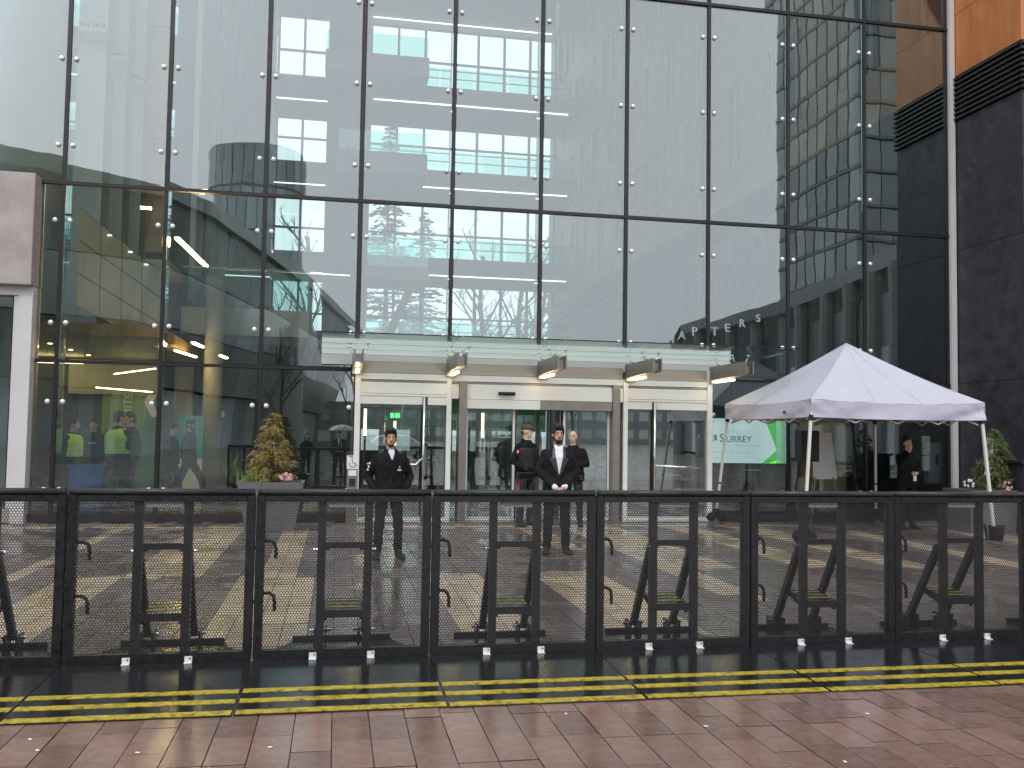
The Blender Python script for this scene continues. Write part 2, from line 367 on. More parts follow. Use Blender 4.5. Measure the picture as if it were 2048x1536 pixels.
for px, py in [(60,1478),(75,1500),(275,1505),(1132,1427),(1735,1427),(1690,1523),(1412,1452),(540,1494),(660,1360),(1790,1304)]:
    p = at(px, py, 'z', .006); o = link('fallen_petal', petal, None, p, random.uniform(0, 3))
    tag(o, 'small white fallen petal lying on the wet paving', 'petal', 'white petals scattered on the wet ground')
# interior floor
structure(MB().box((-14, .05, -.3), (17.9, 60, -.002)).build('lobby_floor', 'lobby_floor'))

# ------------------------------------------------------------------ glass facade
W = 1.757; T2, T1, T0 = 2.848, 6.065, 10.625; XE = 17.86
fac = thing('glass_facade', 'tall glass curtain wall of dark mullions with round steel bolts', 'facade')
zt = [.14, T2, T1, T0, 15.185, 19.745, 24.3, 29.0]
mulx = {i: i*W for i in range(-5, 10)}; mulx[10] = XE
for i, x in mulx.items():
    if i == 10: continue
    z0 = T1+.06 if i < 0 else (3.02 if 4 <= i <= 6 else .02)
    MB().box((x-.034, -.035, z0), (x+.034, .03, 29)).build('mullion', 'mullion', fac)
    MB().box((x-.009, .032, max(z0, .2)), (x+.009, .50, 29)).build('glass_fin', 'fin_glass', fac)
bolt = MB().ball((0, -.012, 0), (.046, .030, .046), 14, 8)
bolt.tube([(0, .0, 0), (0, .10, 0)], .014, 8); bolt = bolt.mesh('bolt', 'bolt_metal', True)
for r in range(1, 7):
    z = zt[r]; x0 = -.36 if r < 2 else -5*W
    segs = [(x0, 3*W), (7*W, XE)] if r == 1 else [(x0, XE)]
    for a, b in segs: MB().box((a, -.045, z-.03), (b, .036, z+.03)).build('transom', 'mullion', fac)
MB().box((3*W, -.045, 3.0), (7*W, .036, 3.06)).build('transom', 'mullion', fac)
MB().box((-.36, -.06, .0), (3*W, .06, .14)).build('sill', 'mullion', fac); MB().box((7*W, -.06, 0), (XE, .06, .14)).build('sill', 'mullion', fac)
def pane(xa, xb, za, zb, bolts):
    g = .012
    cx, cz = (xa+xb)/2, (za+zb)/2
    o = MB().box((xa+g-cx, -.008, za+g-cz), (xb-g-cx, .008, zb-g-cz)).build('glass_pane', 'facade_glass', fac, loc=(cx, 0, cz))
    o.rotation_euler = (random.gauss(0, .0018), 0, random.gauss(0, .0022))
    for bx, bz in bolts: link('bolt', bolt, o, (bx-cx, -.012, bz-cz))
for r in range(7):
    za, zb = zt[r], zt[r+1]
    for i in range(-5, 10):
        xa, xb = mulx[i], mulx[i+1]
        if i < 0 and r < 2:
            if i != -1: continue
            xa = -.36
        zl, zh = za+.03, zb-.03
        if 3 <= i <= 6:
            if r == 0: continue
            if r == 1: zl = 3.06
        hs_ = []
        if r == 0: hs_ = [.57, T2-.72]
        elif r == 1: hs_ = [T2+.69, T1-.68]
        elif r in (2, 3): hs_ = [za+.69, za+2.28, za+3.87]
        bl = []
        for h in hs_:
            if i != -1 or r > 1: bl.append((xa+.125, h))
            if i != 9: bl.append((xb-.125, h))
        pane(xa+.034, xb-.034, zl, zh, bl)
MB().box((17.80, -.10, 0), (17.925, .02, 29)).build('edge_post', 'white_metal', fac)
MB().box((17.735, -.03, 0), (17.79, .05, 29)).build('edge_mullion', 'mullion', fac)

# ------------------------------------------------------------------ right wing (timber over louvres over black stone)
wing = thing('timber_and_stone_wing', 'building wing with orange timber panels above black louvres and black stone', 'building', (0, 0, 0))
MB().box((18.12, -1.9, 0), (32, 40, 30)).build('core', 'dark_wall', wing)
def wall_panel(y0, y1, z0, z1, mt, name, x=17.95, th=.16):
    MB().box((x, y0+.005, z0+.005), (x+th, y1-.005, z1-.005)).build(name, mt, wing)
for z0, z1 in ((9.58, 10.95), (10.95, 13.2), (13.2, 15.4), (15.4, 18), (18, 21)):
    ys = [-2.05, -.62, -.005] if z0 < 13 else [-2.05, -1.1, -.005]
    for a, b in zip(ys[:-1], ys[1:]): wall_panel(a, b, z0, z1, 'wood_panel', 'timber_panel')
for z0, z1 in ((0, 2.9), (2.9, 5.75), (5.75, 8.58)):
    wall_panel(-2.05, -.005, z0, z1, 'stone_black', 'stone_panel')
    for k in range(4): wall_panel(.005+k*4, 4+k*4, z0, z1, 'stone_black', 'stone_panel')
    for k in range(4):
        MB().box((18.12+k*2, -2.05, z0+.005), (20.11+k*2, -1.9, z1-.005)).build('stone_panel', 'stone_black', wing)
MB().box((17.955, -2.0, 8.59), (18.1, 36, 9.57)).build('louvre_backing', 'louver', wing)
for k in range(9):
    z = 8.60 + k*.11
    MB().prism([(-.0, z), (-.0, z+.045), (.07, z+.085), (.07, z+.04)], -2.05, -.005, 'y').build('louvre_slat', 'louver', wing, loc=(17.885, 0, 0))
    MB().prism([(-.0, z), (-.0, z+.045), (.07, z+.085), (.07, z+.04)], .01, 36, 'y').build('louvre_slat', 'louver', wing, loc=(17.885, 0, 0))
    MB().box((17.9, -2.12, z), (24, -2.05, z+.05)).build('louvre_slat', 'louver', wing)
MB().box((18.13, -2.05, 9.6), (24, -1.9, 21)).build('timber_panel', 'wood_panel', wing)
rng = random.Random(3)
zz = 9.58; band = 0
while zz < 29:
    h = 1.35 if band % 2 == 0 else 2.75
    y = .005
    while y < 37.8:
        if band % 2 == 0:
            wd = min(2.2, 37.85-y); wall_panel(y, y+wd, zz, zz+h, 'wood_in', 'timber_panel'); y += wd
        else:
            wd = min(rng.choice((.5, .8, 1.3, 1.9)), 37.85-y); wall_panel(y, y+wd, zz, zz+h, 'wood_in', 'timber_panel'); y += wd
            ww = min(rng.choice((.45, .6, .9, 1.1)), 37.84-y)
            if ww > .1:
                f = MB().box((18.085, y, zz), (18.115, y+ww, zz+h)).build('window', 'dark_window', wing)
                MB().box((17.99, y+ww*.5-.02, zz), (18.084, y+ww*.5+.02, zz+h)).build('window_bar', 'white_metal', f)
            y += ww
    zz += h; band += 1

# ------------------------------------------------------------------ left annex
ann = thing('concrete_annex', 'pale concrete block over a white framed window at the left edge', 'building')
bm_ = MB().box((-7, -.38, 4.14), (-.365, .3, 6.12)); o = bm_.build('concrete_block', 'concrete', ann)
bv_ = o.modifiers.new('edge', 'BEVEL'); bv_.width = .02; bv_.segments = 2
MB().box((-7, -.20, 3.98), (-.37, .2, 4.135)).build('lintel', 'white_metal', ann)
MB().box((-.60, -.22, 0), (-.375, .2, 3.975)).build('frame_post', 'white_metal', ann)
MB().box((-.69, -.17, .25), (-.605, .1, 3.975)).build('frame_post', 'white_metal', ann)
MB().box((-.725, -.12, .25), (-.694, .1, 3.975)).build('gasket', 'mullion', ann)
MB().box((-7, -.14, .0), (-.605, .1, .245)).build('plinth', 'concrete', ann)
MB().box((-7, -.02, .25), (-.73, .0, 3.975)).build('window_pane', 'facade_glass', ann)
MB().box((-7, 1.5, 0), (-.9, 1.6, 3.975)).build('blind', 'wall_grey', ann)

# ------------------------------------------------------------------ atrium behind the glass
atr = thing('atrium', 'bright atrium with stacked bridges and tall rear windows behind the glass', 'atrium')
YB = 37.86; XL = 1.0
MB().box((-14, -.0, 29.05), (18.1, 38.2, 29.4)).build('roof', 'slab_grey', atr)
rows = [(7.15, 10.5), (12.25, 15.6), (17.65, 20.95), (22.85, 26.4)]
MB().box((XL, YB+.10, .25), (17.94, YB+.115, 5.4)).build('rear_window', 'back_glass', atr)  # ground-level glazing added to brighten the hall with daylight
for k in range(11): MB().box((XL+k*1.69-.04, YB, .25), (XL+k*1.69+.04, YB+.2, 5.4)).build('window_post', 'steel_dark', atr)
prev = 5.4
for z0, z1 in rows + [(29.0, 29.04)]:
    MB().box((XL, YB, prev), (17.94, YB+.3, z0)).build('rear_wall', 'slab_grey', atr); prev = z1
for ri, (z0, z1) in enumerate(rows):
    MB().box((4.0, YB, z0), (6.45, YB+.3, z1)).build('rear_wall', 'wall_grey', atr)
    for xa, xb, nn in ((XL, 4.0, 2), (6.45, 17.94, 7)):
        MB().box((xa, YB+.10, z0), (xb, YB+.115, z1)).build('rear_window', 'back_glass', atr)
        for k in range(nn+1):
            x = xa + (xb-xa)*k/nn
            MB().box((x-.07, YB-.02, z0), (x+.07, YB+.20, z1)).build('window_post', 'slab_grey', atr)
        zr = z0 + (z1-z0)*.42
        MB().box((xa, YB-.01, zr-.05), (xb, YB+.18, zr+.05)).build('window_rail', 'slab_grey', atr)
    # bridge in front of the windows, with glass balustrade and light lines
    yb = 33.2; zb = 1.7 + (z0-1.7)*.9158
    br = MB().box((6.2, yb, zb-.95), (17.93, YB-.05, zb)).build('bridge_slab', 'slab_grey', atr)
    MB().box((XL+.02, yb+1, zb-.95), (6.18, YB-.05, zb)).build('bridge_slab', 'slab_grey', atr)
    MB().box((6.5, yb-.02, zb-1.005), (17.6, yb+.10, zb-.96)).build('light_line', 'light_strip', br)
    MB().box((6.5, YB-.3, z1+.30), (17.6, YB-.2, z1+.345)).build('light_line', 'light_strip', br)
    MB().box((1.2, yb+1.0, zb-1.005), (4.0, yb+1.1, zb-.96)).build('light_line', 'light_strip', br)
    for k in range(6):
        MB().box((6.3+k*1.94, yb+.02, zb+.02), (8.2+k*1.94, yb+.04, zb+1.1)).build('glass_balustrade', 'rail_glass', br)
    for zc in (.55, 1.0):
        MB().beam((6.3, yb+.12, zb+zc), (17.9, yb+.12, zb+zc), .05).build('handrail', 'steel_dark', br)
# switchback stair stacked between the bridges
for k, (xa, xb, za, zb) in enumerate(((3.9, 9.2, 20.1, 21.1), (4.6, 9.2, 14.9, 16.0), (6.2, 9.4, 9.4, 10.1), (3.9, 7.6, 24.9, 26.0))):
    f = MB().box((xa, 29.4, za), (xb, 32.6, zb)).build('stair_landing', 'wall_white', atr)
    MB().box((xa+.05, 29.42, zb+.01), (xb-.05, 29.44, zb+1.05)).build('glass_balustrade', 'rail_glass', f)
for k, (xa, za, xb, zb) in enumerate(((6.6, 4.6, 8.6, 9.3),)):
    fl = MB().beam((xa, 31.2, za), (xb, 31.2, zb), 1.5, .42).build('stair_flight', 'wall_grey', atr)
    MB().beam((xa, 30.3, za+.9), (xb, 30.3, zb+.9), .06).build('handrail', 'steel_dark', fl)
MB().box((4.0, 32.7, 3.5), (6.2, 34.1, 29)).build('stair_shaft', 'wall_grey', atr)
# left inner wall with slot windows
zz = 4.6; band = 0; rng = random.Random(11)
MB().box((-13, 8.6, 4.6), (XL-.16, YB+.3, 29)).build('office_core', 'dark_wall', atr)
while zz < 28.5:
    h = 1.5 if band % 2 == 0 else 2.6
    y = 8.6
    while y < YB-.1:
        wd = min(2.4 if band % 2 == 0 else rng.choice((.9, 1.3, 1.9)), YB-y)
        MB().box((XL-.15, y+.005, zz+.005), (XL, y+wd-.005, min(29, zz+h)-.005)).build('wall_panel', 'wall_white', atr); y += wd
        if band % 2: y += rng.choice((.9, 1.2, 1.6))
    zz += h; band += 1
# staggered white fins with little ledges, tan panel, big round column (upper left)
for px0, px1, yd, ly in ((150, 214, 6.0, 60), (214, 256, 6.8, 118), (256, 292, 7.6, 166)):
    a = at(px0, 100, 'y', yd).x; b = at(px1, 100, 'y', yd).x
    MB().box((a, yd, 3.9), (b, yd+.9, 28.9)).build('white_fin', 'wall_white', atr)
    zl = at(px0, ly, 'y', yd-.5).z
    sh = MB().box((a, yd-.55, zl), (b+.1, yd-.01, zl+.10)).build('ledge', 'wall_white', atr)
    pl = MB()
    for q in range(26):
        pl.ball((a+.12+rng.random()*(b-a-.1), yd-.3+rng.uniform(-.1, .1), zl+.12+rng.random()*.12), (.05, .05, .05), 5, 4)
    pl.build('ledge_plant', 'needle_dark', sh)
a = at(292, 100, 'y', 8.3).x; b = at(342, 100, 'y', 8.3).x
for k in range(6):
    MB().box((a, 8.3, 6.4+k*3.1), (b, 8.58, 9.47+k*3.1)).build('tan_panel', 'wood_in', atr)
c = at(80, 100, 'y', 6.2); MB().tube([(c.x, 6.2, 4.4), (c.x, 6.2, 28.9)], .82, 28).build('round_column', 'wall_white', atr, True)
MB().box((-13, 6.9, 4.6), (at(150, 100, 'y', 6.9).x, 7.1, 28.9)).build('side_wall', 'wall_white', atr)
# lobby on the left: mezzanine, sloping stair soffit, columns, coloured walls
lob = thing('left_lobby', 'lit lobby with concrete column, mezzanine and lime green wall behind the left glass', 'lobby')
YM = 8.2
p0 = at(362, 613, 'y', YM); p1 = at(527, 672, 'y', YM)
mz = MB().box((p0.x, YM, p1.z), (p1.x+1.2, YM+4.5, p0.z)).build('mezzanine_slab', 'slab_grey', lob)
MB().box((p0.x, YM+.03, p0.z+.01), (p1.x+1.2, YM+.05, p0.z+1.05)).build('glass_balustrade', 'rail_glass', mz)
MB().beam((p0.x, YM+.04, p0.z+1.09), (p1.x+1.2, YM+.04, p0.z+1.09), .05).build('handrail', 'steel_dark', mz)
MB().box((p0.x-.1, YM-.01, (p0.z+p1.z)/2-.004), (p0.x-.09, YM, p0.z)).build('joint', 'dark_wall', mz)
c = at(428, 700, 'y', 7.2); MB().tube([(c.x, 7.2, 0), (c.x, 7.2, 5.6)], .24, 24).build('concrete_column', 'concrete_col', lob, True)
c = at(392, 560, 'y', 12.0); MB().tube([(c.x, 12.0, p0.z), (c.x, 12.0, 8)], .2, 20).build('concrete_column', 'concrete_col', lob, True)
a = at(150, 800, 'y', 10.5).x; b = at(205, 800, 'y', 10.5).x; c_ = at(318, 800, 'y', 10.5).x
MB().box((a-6, 10.6, 0), (b, 10.8, 3.6)).build('dark_wall', 'dark_wall', lob)
MB().box((b, 10.5, 0), (c_, 10.7, 3.6)).build('lime_wall', 'lime', lob)
MB().prism([(at(275, 800, 'y', 10.45).x, .02), (c_, .02), (c_, 3.0), (at(300, 800, 'y', 10.45).x, 3.0)], 10.44, 10.49, 'y').build('green_stripe', 'lime_deep', lob)
k_ = at(208, 768, 'y', 10.3); k2 = at(275, 818, 'y', 10.3)
MB().box((b-.9, 10.38, 2.62), (c_, 10.48, 3.59)).build('beige_bulkhead', 'concrete_col', lob)
text('lettering', 'PERMITS', .33, 'white_paint', Matrix.Translation(at(262, 872, 'y', 10.42)) @ Matrix.Rotation(R(-90), 4, 'Y'), lob)
q = at(304, 805, 'y', 10.40)
MB().add([(q.x+.22, 10.41, q.z+.42), (q.x+.02, 10.41, q.z), (q.x+.22, 10.41, q.z-.42), (q.x-.0, 10.41, q.z-.42), (q.x-.22, 10.41, q.z), (q.x, 10.41, q.z+.42)], [(0,1,4,5), (1,2,3,4)]).build('chevron', 'white_paint', lob)
a = at(349, 760, 'y', 11).x; b = at(386, 760, 'y', 11).x
MB().box((a, 11, 0), (b, 11.3, 3.7)).build('beige_wall', 'beige_wall', lob)
MB().box((b, 11.5, 0), (XL-.2, 11.7, 3.9)).build('dark_wall', 'dark_wall', lob)
zc = 3.62
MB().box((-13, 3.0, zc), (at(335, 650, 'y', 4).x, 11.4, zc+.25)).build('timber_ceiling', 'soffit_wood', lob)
for k in range(3):
    for j in range(4):
        x, y = -4.6+k*1.45, 3.8+j*1.7
        MB().tube([(x, y, zc-.012), (x, y, zc-.001)], .05, 10).build('downlight', 'light_yellow', lob)
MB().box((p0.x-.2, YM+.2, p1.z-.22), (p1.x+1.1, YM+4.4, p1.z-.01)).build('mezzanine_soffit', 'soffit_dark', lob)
# sloping stair soffit
A = at(157, 412, 'y', 3.4); B = at(322, 545, 'y', 5.5); C = at(322, 700, 'y', 5.5); D = at(152, 612, 'y', 3.4)
th = Vector((0, .35, 0)); sof = MB().add([A+th*.3, B+th*.3, C+th*.3, D+th*.3, A+th, B+th, C+th, D+th], [(0,1,2,3), (7,6,5,4), (0,4,5,1), (1,5,6,2), (2,6,7,3), (3,7,4,0)]).build('sloping_soffit', 'dark_wall', lob)
for i in range(4):
    for j in range(3):
        def bl(u, v): return A.lerp(B, u).lerp(D.lerp(C, u), v)
        u0, u1, v0, v1 = i/4+.006, (i+1)/4-.006, j/3+.008, (j+1)/3-.008; q = [bl(u0, v0), bl(u1, v0), bl(u1, v1), bl(u0, v1)]; t3 = Vector((0, .09, 0))
        MB().add(q + [v+t3 for v in q], [(0,1,2,3), (7,6,5,4), (0,4,5,1), (1,5,6,2), (2,6,7,3), (3,7,4,0)]).build('soffit_panel', 'slab_grey', sof)
for t in (.35, .6, .8):
    q = A.lerp(B, t); MB().box((q.x-.06, q.y-.05, q.z-.12), (q.x+.06, q.y-.01, q.z-.09)).build('edge_lamp', 'light_strip', lob)
def lamp_line(px0, py0, px1, py1, ax, v, wd=.05, m='light_warm', par=None):
    a, b = at(px0, py0, ax, v), at(px1, py1, ax, v); MB().beam(a, b, wd, .03).build('light_line', m, par or lob)
lamp_line(354, 476, 412, 532, 'z', 5.3, .09)
lamp_line(281, 415, 303, 417, 'z', 6.2, .12)
lamp_line(351, 701, 392, 714, 'z', 3.5, .07); lamp_line(386, 685, 405, 694, 'z', 3.4, .07); lamp_line(441, 711, 453, 716, 'z', 3.4, .07)
lamp_line(450, 538, 540, 542, 'y', 14, .06, 'light_strip'); lamp_line(450, 550, 540, 554, 'y', 14, .06, 'light_strip'); lamp_line(228, 748, 312, 737, 'y', 9.5, .03, 'light_yellow')
lamp_line(540, 542, 700, 551, 'y', 14, .05, 'light_strip'); lamp_line(192, 775, 305, 784, 'y', 9.5, .03, 'light_yellow')
MB().box((-4.8, 9.5, 3.42), (-2.0, 9.6, 3.5)).build('cove_light', 'light_yellow', lob)
MB().box((at(340, 700, 'y', 10).x, 6.0, 5.62), (XL-.2, 11.9, 5.8)).build('upper_soffit', 'concrete_col', lob)
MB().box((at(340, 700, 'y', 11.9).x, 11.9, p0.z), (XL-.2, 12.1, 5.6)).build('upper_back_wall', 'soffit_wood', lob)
# sign boards and lobby furniture
t = thing('teal_poster_stand', 'teal poster board standing in the lobby beside the concrete column', 'poster', at(377, 985, 'y', 6.6)); t.location.z = 0
MB().box((-.30, -.01, .95), (.30, .02, 2.0)).build('board', 'teal_sign', t); MB().box((-.30, -.01, .02), (.30, .02, .93)).build('lower_board', 'white_paint', t)
text('lettering', 'I can afford to', .075, 'white_paint', Matrix.Translation((-.24, -.014, 1.80)), t); text('lettering', 'live in Surrey', .075, 'white_paint', Matrix.Translation((-.24, -.014, 1.70)), t)
MB().tube([(-.24, .05, 0), (-.24, .05, 1.9)], .015).build('post', 'steel_dark', t); MB().tube([(.24, .05, 0), (.24, .05, 1.9)], .015).build('post', 'steel_dark', t)
ex = at(441, 828, 'y', 9)
t = thing('exit_sign', 'small green exit sign on the dark lobby wall right of the column', 'sign', ex)
MB().box((-.11, -.02, -.08), (.11, .02, .08)).build('housing', 'white_paint', t); MB().box((-.09, -.025, -.06), (.02, -.021, .06)).build('pictogram', 'exit_green', t)
tb = at(168, 960, 'y', 1.9)
t = thing('blue_bin', 'blue plastic tub on the lobby floor by the officers', 'bin', (tb.x, 2.3, 0))
hw = .33
MB().add([(-hw+.04,-.24,0),(hw-.04,-.24,0),(hw-.04,.24,0),(-hw+.04,.24,0),(-hw,-.28,.92),(hw,-.28,.92),(hw,.28,.92),(-hw,.28,.92),(-hw+.05,-.23,.92),(hw-.05,-.23,.92),(hw-.05,.23,.92),(-hw+.05,.23,.92),(-hw+.07,-.2,.2),(hw-.07,-.2,.2),(hw-.07,.2,.2),(-hw+.07,.2,.2)],
   [(3,2,1,0),(0,1,5,4),(1,2,6,5),(2,3,7,6),(3,0,4,7),(4,5,9,8),(5,6,10,9),(6,7,11,10),(7,4,8,11),(8,9,13,12),(9,10,14,13),(10,11,15,14),(11,8,12,15),(12,13,14,15)]).build('tub', 'blue_bin', t)
MB().box((-hw-.03, -.31, .86), (hw+.03, -.285, .94)).build('rim', 'blue_bin', t)
pp = at(462, 970, 'y', 2.6)
t = thing('potted_lily', 'leafy potted plant in a dark pot inside the lobby glass', 'plant', (pp.x, 2.6, 0))
MB().loft([(0,0,0,.14,.14),(0,0,.42,.2,.2),(0,0,.44,.21,.21),(0,0,.44,.18,.18),(0,0,.4,.17,.17)], 18).build('pot', 'plastic_black', t, True)
lf = MB(); rr = random.Random(5)
for k in range(13):
    an = rr.uniform(0, 6.28); L = rr.uniform(.5, .95); sp = rr.uniform(.12, .45); wd = rr.uniform(.03, .06)
    pts = [Vector((math.cos(an)*sp*u*u, math.sin(an)*sp*u*u, .4+L*u*(1-.25*u*u*sp*2))) for u in (0, .25, .5, .75, 1)]
    sd_ = Vector((-math.sin(an), math.cos(an), 0)); vs = []
    for u, p in zip((.4, .9, 1, .6, .05), pts): vs += [p-sd_*wd*u, p+sd_*wd*u]
    lf.add(vs, [(2*i, 2*i+1, 2*i+3, 2*i+2) for i in range(4)])
lf.build('leaves', 'leaf', t)
# ------------------------------------------------------------------ entrance doors
YD = -.25
ent = thing('entrance_doors', 'brushed steel entrance with sliding and swing glass doors under the canopy', 'entrance')
def st(name, a, b, m='steel', par=None): return MB().box(a, b).build(name, m, par or ent)
for x, wd, top, y0 in ((5.30, .10, 3.0, -.33), (7.00, .09, 2.78, -.33), (10.47, .09, 2.78, -.33), (12.22, .10, 3.0, -.33)):
    st('post', (x-wd/2, y0, 0), (x+wd/2, .04, top))
st('jamb', (7.19, -.38, 0), (7.33, .0, 2.66), 'steel_dark'); st('jamb', (10.20, -.38, 0), (10.34, .0, 2.66), 'steel_dark')
bays = [(5.35, 6.955), (7.045, 10.425), (10.515, 12.17)]
for a, b in bays:
    st('brushed_panel', (a, -.27, 2.785), (b, .0, 3.0), 'brushed'); st('header_strip', (a, -.30, 2.66), (b, .0, 2.775)); st('header_strip', (a, -.28, 2.615), (b, .0, 2.652), 'steel_dark')
for a, b in (bays[0], bays[2]):
    st('header_panel', (a, -.30, 2.40), (b, .0, 2.608)); st('header_strip', (a, -.31, 2.352), (b, .0, 2.392))
for a, b in ((5.35, 6.50), (6.60, 6.955), (10.515, 11.02), (11.10, 12.17)):
    st('door_head', (a, -.30, 2.20), (b, -.1, 2.345), 'steel')
    lf_ = MB().box((a+.02, -.25, .10), (b-.02, -.235, 2.195)).build('door_glass', 'door_glass', ent)
    st('door_foot', (a, -.29, .02), (b, -.18, .098), 'steel', lf_)
st('header_panel', (7.335, -.33, 2.33), (10.195, .0, 2.608)); st('header_panel', (7.05, -.31, 2.33), (7.185, 0, 2.6)); st('header_panel', (10.345, -.31, 2.33), (10.42, 0, 2.6))
st('sensor_housing', (7.335, -.36, 2.15), (8.75, -.05, 2.322)); st('sensor_housing', (8.755, -.34, 2.15), (10.195, -.05, 2.322), 'steel_dark')
MB().tube([(7.93, -.40, 2.44), (8.25, -.40, 2.44)], .035, 12).build('door_sensor', 'plastic_black', ent, True)
for a, b, yy in ((7.34, 8.30, -.16), (9.25, 10.19, -.16), (8.30, 8.34, -.12), (9.21, 9.25, -.12)):
    d_ = MB().box((a+.005, yy-.006, .1), (b-.005, yy+.006, 2.14)).build('sliding_leaf', 'door_glass', ent)
    st('leaf_stile', (a, yy-.03, .03), (a+.045, yy+.03, 2.145), 'steel', d_); st('leaf_stile', (b-.045, yy-.03, .03), (b, yy+.03, 2.145), 'steel', d_)
    st('leaf_foot', (a+.05, yy-.02, .02), (b-.05, yy+.02, .095), 'steel', d_)
MB().tube([(6.53, -.36, .12), (6.53, -.36, 2.34)], .022, 12).build('pull_bar', 'chrome', ent, True)
MB().tube([(11.06, -.36, .12), (11.06, -.36, 2.34)], .022, 12).build('pull_bar', 'chrome', ent, True)
MB().tube([(11.06, -.36, 1.10), (12.0, -.36, 1.06), (12.05, -.30, 1.06)], .02, 10).build('push_bar', 'chrome', ent, True)
MB().tube([(5.5, -.36, 1.08), (6.40, -.36, 1.08), (6.51, -.36, 1.20)], .016, 10).build('push_bar', 'chrome', ent, True)
st('threshold', (5.3, -.42, .0), (12.25, .1, .018), 'steel_dark')
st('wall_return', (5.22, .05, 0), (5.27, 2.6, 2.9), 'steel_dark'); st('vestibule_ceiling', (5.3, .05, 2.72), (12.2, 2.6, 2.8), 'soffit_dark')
# inner doors of the vestibule
inn = thing('inner_doors', 'inner vestibule doors with faint reversed white lettering on the glass', 'doors')
for x in (5.9, 7.2, 8.0, 9.35, 10.3, 11.6): MB().box((x-.04, 2.56, 0), (x+.04, 2.64, 2.72)).build('stile', 'steel_dark', inn)
MB().box((5.3, 2.55, 2.45), (12.2, 2.65, 2.6)).build('head_rail', 'steel', inn)
for a, b in ((5.94, 7.16), (7.24, 7.96), (8.04, 9.31), (9.39, 10.26), (10.34, 11.56)): MB().box((a, 2.595, .05), (b, 2.607, 2.44)).build('leaf_glass', 'door_glass', inn)
q = at(1100, 822, 'y', 2.58); text('lettering', 'SURREY', .165, 'white_paint', Matrix.Translation((q.x+.12, 2.585, q.z)), inn, mirror=True)
q = at(756, 817, 'y', 2.58); text('lettering', 'the f', .13, 'white_paint', Matrix.Translation((q.x, 2.585, q.z)), inn, mirror=True)
# things seen past the doors
hall = thing('entrance_hall', 'dim entrance hall with green panels seen through the doors', 'hall')
MB().box((5.0, 16.0, 1.75), (12.6, 16.2, 4.2)).build('green_panel', 'green_glass', hall)
MB().box((-9, 12.2, 0), (5.7, 12.4, 4.4)).build('partition', 'dark_wall', hall)  # dark sheet added to block the bright rear windows behind the left panes
MB().box((3.5, 18.0, 0), (15, 18.2, .95)).build('low_wall', 'wall_grey', hall)
MB().box((2.0, 16.0, 3.6), (15.5, 19.5, 5.2)).build('hall_soffit', 'slab_grey', hall)
for z in (2.55, 3.1, 3.35): MB().box((5.0, 15.8, z), (9.0, 15.95, z+.06)).build('hall_rail', 'white_metal', hall)
MB().box((9.3, 15.9, 1.8), (9.36, 15.98, 4.2)).build('panel_post', 'dark_wall', hall); MB().box((10.9, 15.9, 1.8), (10.96, 15.98, 4.2)).build('panel_post', 'dark_wall', hall)
MB().box((12.3, .06, 0), (12.42, 5.0, 2.9)).build('screen_wall', 'dark_wall', hall); MB().box((12.42, 4.9, 0), (17.9, 5.0, 3.4)).build('screen_wall', 'dark_wall', hall)
MB().box((15.9, 2.9, 0), (17.1, 3.0, 3.2)).build('brown_door', 'wood_in', hall)
def pole_lamp(px, py0, py1, y, label):
    a = at(px, py0, 'y', y)
    t = thing('pole_lamp', label, 'lamp', (a.x, y, 0), group='lit posts beyond the doors')
    MB().tube([(0,0,0),(0,0,a.z-.7)], .03, 10).build('post', 'steel_dark', t); MB().tube([(0,0,a.z-.695),(0,0,a.z)], .035, 10).build('lit_tube', 'light_yellow', t)
pole_lamp(731, 818, 0, 7.0, 'leftmost lit yellow post seen through the left entrance door')
pole_lamp(790, 842, 0, 9.0, 'lit yellow post below the green exit sign'); pole_lamp(966, 826, 0, 8.0, 'lit yellow post seen through the sliding doors')
ex = at(790, 831, 'y', 6.0)
t = thing('exit_sign', 'glowing green exit sign above the security guard', 'sign', ex)
MB().box((-.13, -.02, -.07), (.13, .02, .07)).build('housing', 'white_paint', t); MB().box((-.12, -.026, -.06), (-.03, -.022, .06)).build('pictogram', 'exit_green', t); MB().box((.0, -.026, -.06), (.12, -.022, .06)).build('pictogram', 'exit_green', t)
def bin_round(px, py, y, label, r=.2, h=.75):
    a = at(px, py, 'y', y); t = thing('steel_bin', label, 'bin', (a.x, y, 0), group='steel bins in the hall')
    MB().loft([(0,0,0,r*.9,r*.9),(0,0,h,r,r)], 20).build('drum', 'steel_dark', t, True); MB().loft([(0,0,h+.004,r*1.05,r*1.05),(0,0,h+.06,r*1.03,r*1.03)], 20).build('rim', 'steel', t, True)
bin_round(975, 930, 5.0, 'brushed steel drum bin behind the sliding doors', .22, 1.0); bin_round(1355, 960, 1.6, 'round steel bin behind the right swing door', .28, .8)
a = at(1003, 900, 'y', 7)
t = thing('sign_easel', 'pale framed notice easel behind the sliding doors', 'easel', (a.x, 7, 0))
for s in (-.26, .26): MB().beam((s, 0, 0), (s, 0, 1.6), .04).build('leg', 'steel', t)
MB().box((-.24, -.01, .75), (.24, .01, 1.56)).build('panel', 'wall_grey', t); MB().beam((-.26, 0, 1.62), (.26, 0, 1.62), .05).build('top_bar', 'steel', t)
a = at(858, 900, 'y', 6.5)
t = thing('dark_kiosk', 'dark information kiosk behind the left entrance door', 'kiosk', (a.x, 6.5, 0))
MB().box((-.45, -.2, 0), (.5, .2, .9)).build('counter', 'dark_wall', t); MB().box((-.5, -.05, .95), (.6, .05, 1.85)).build('display', 'plastic_black', t)
for s in (-.3, .3): MB().beam((s, 0, .9), (s, 0, 1.0), .05).build('bracket', 'steel_dark', t)
a = at(1030, 900, 'y', 10)
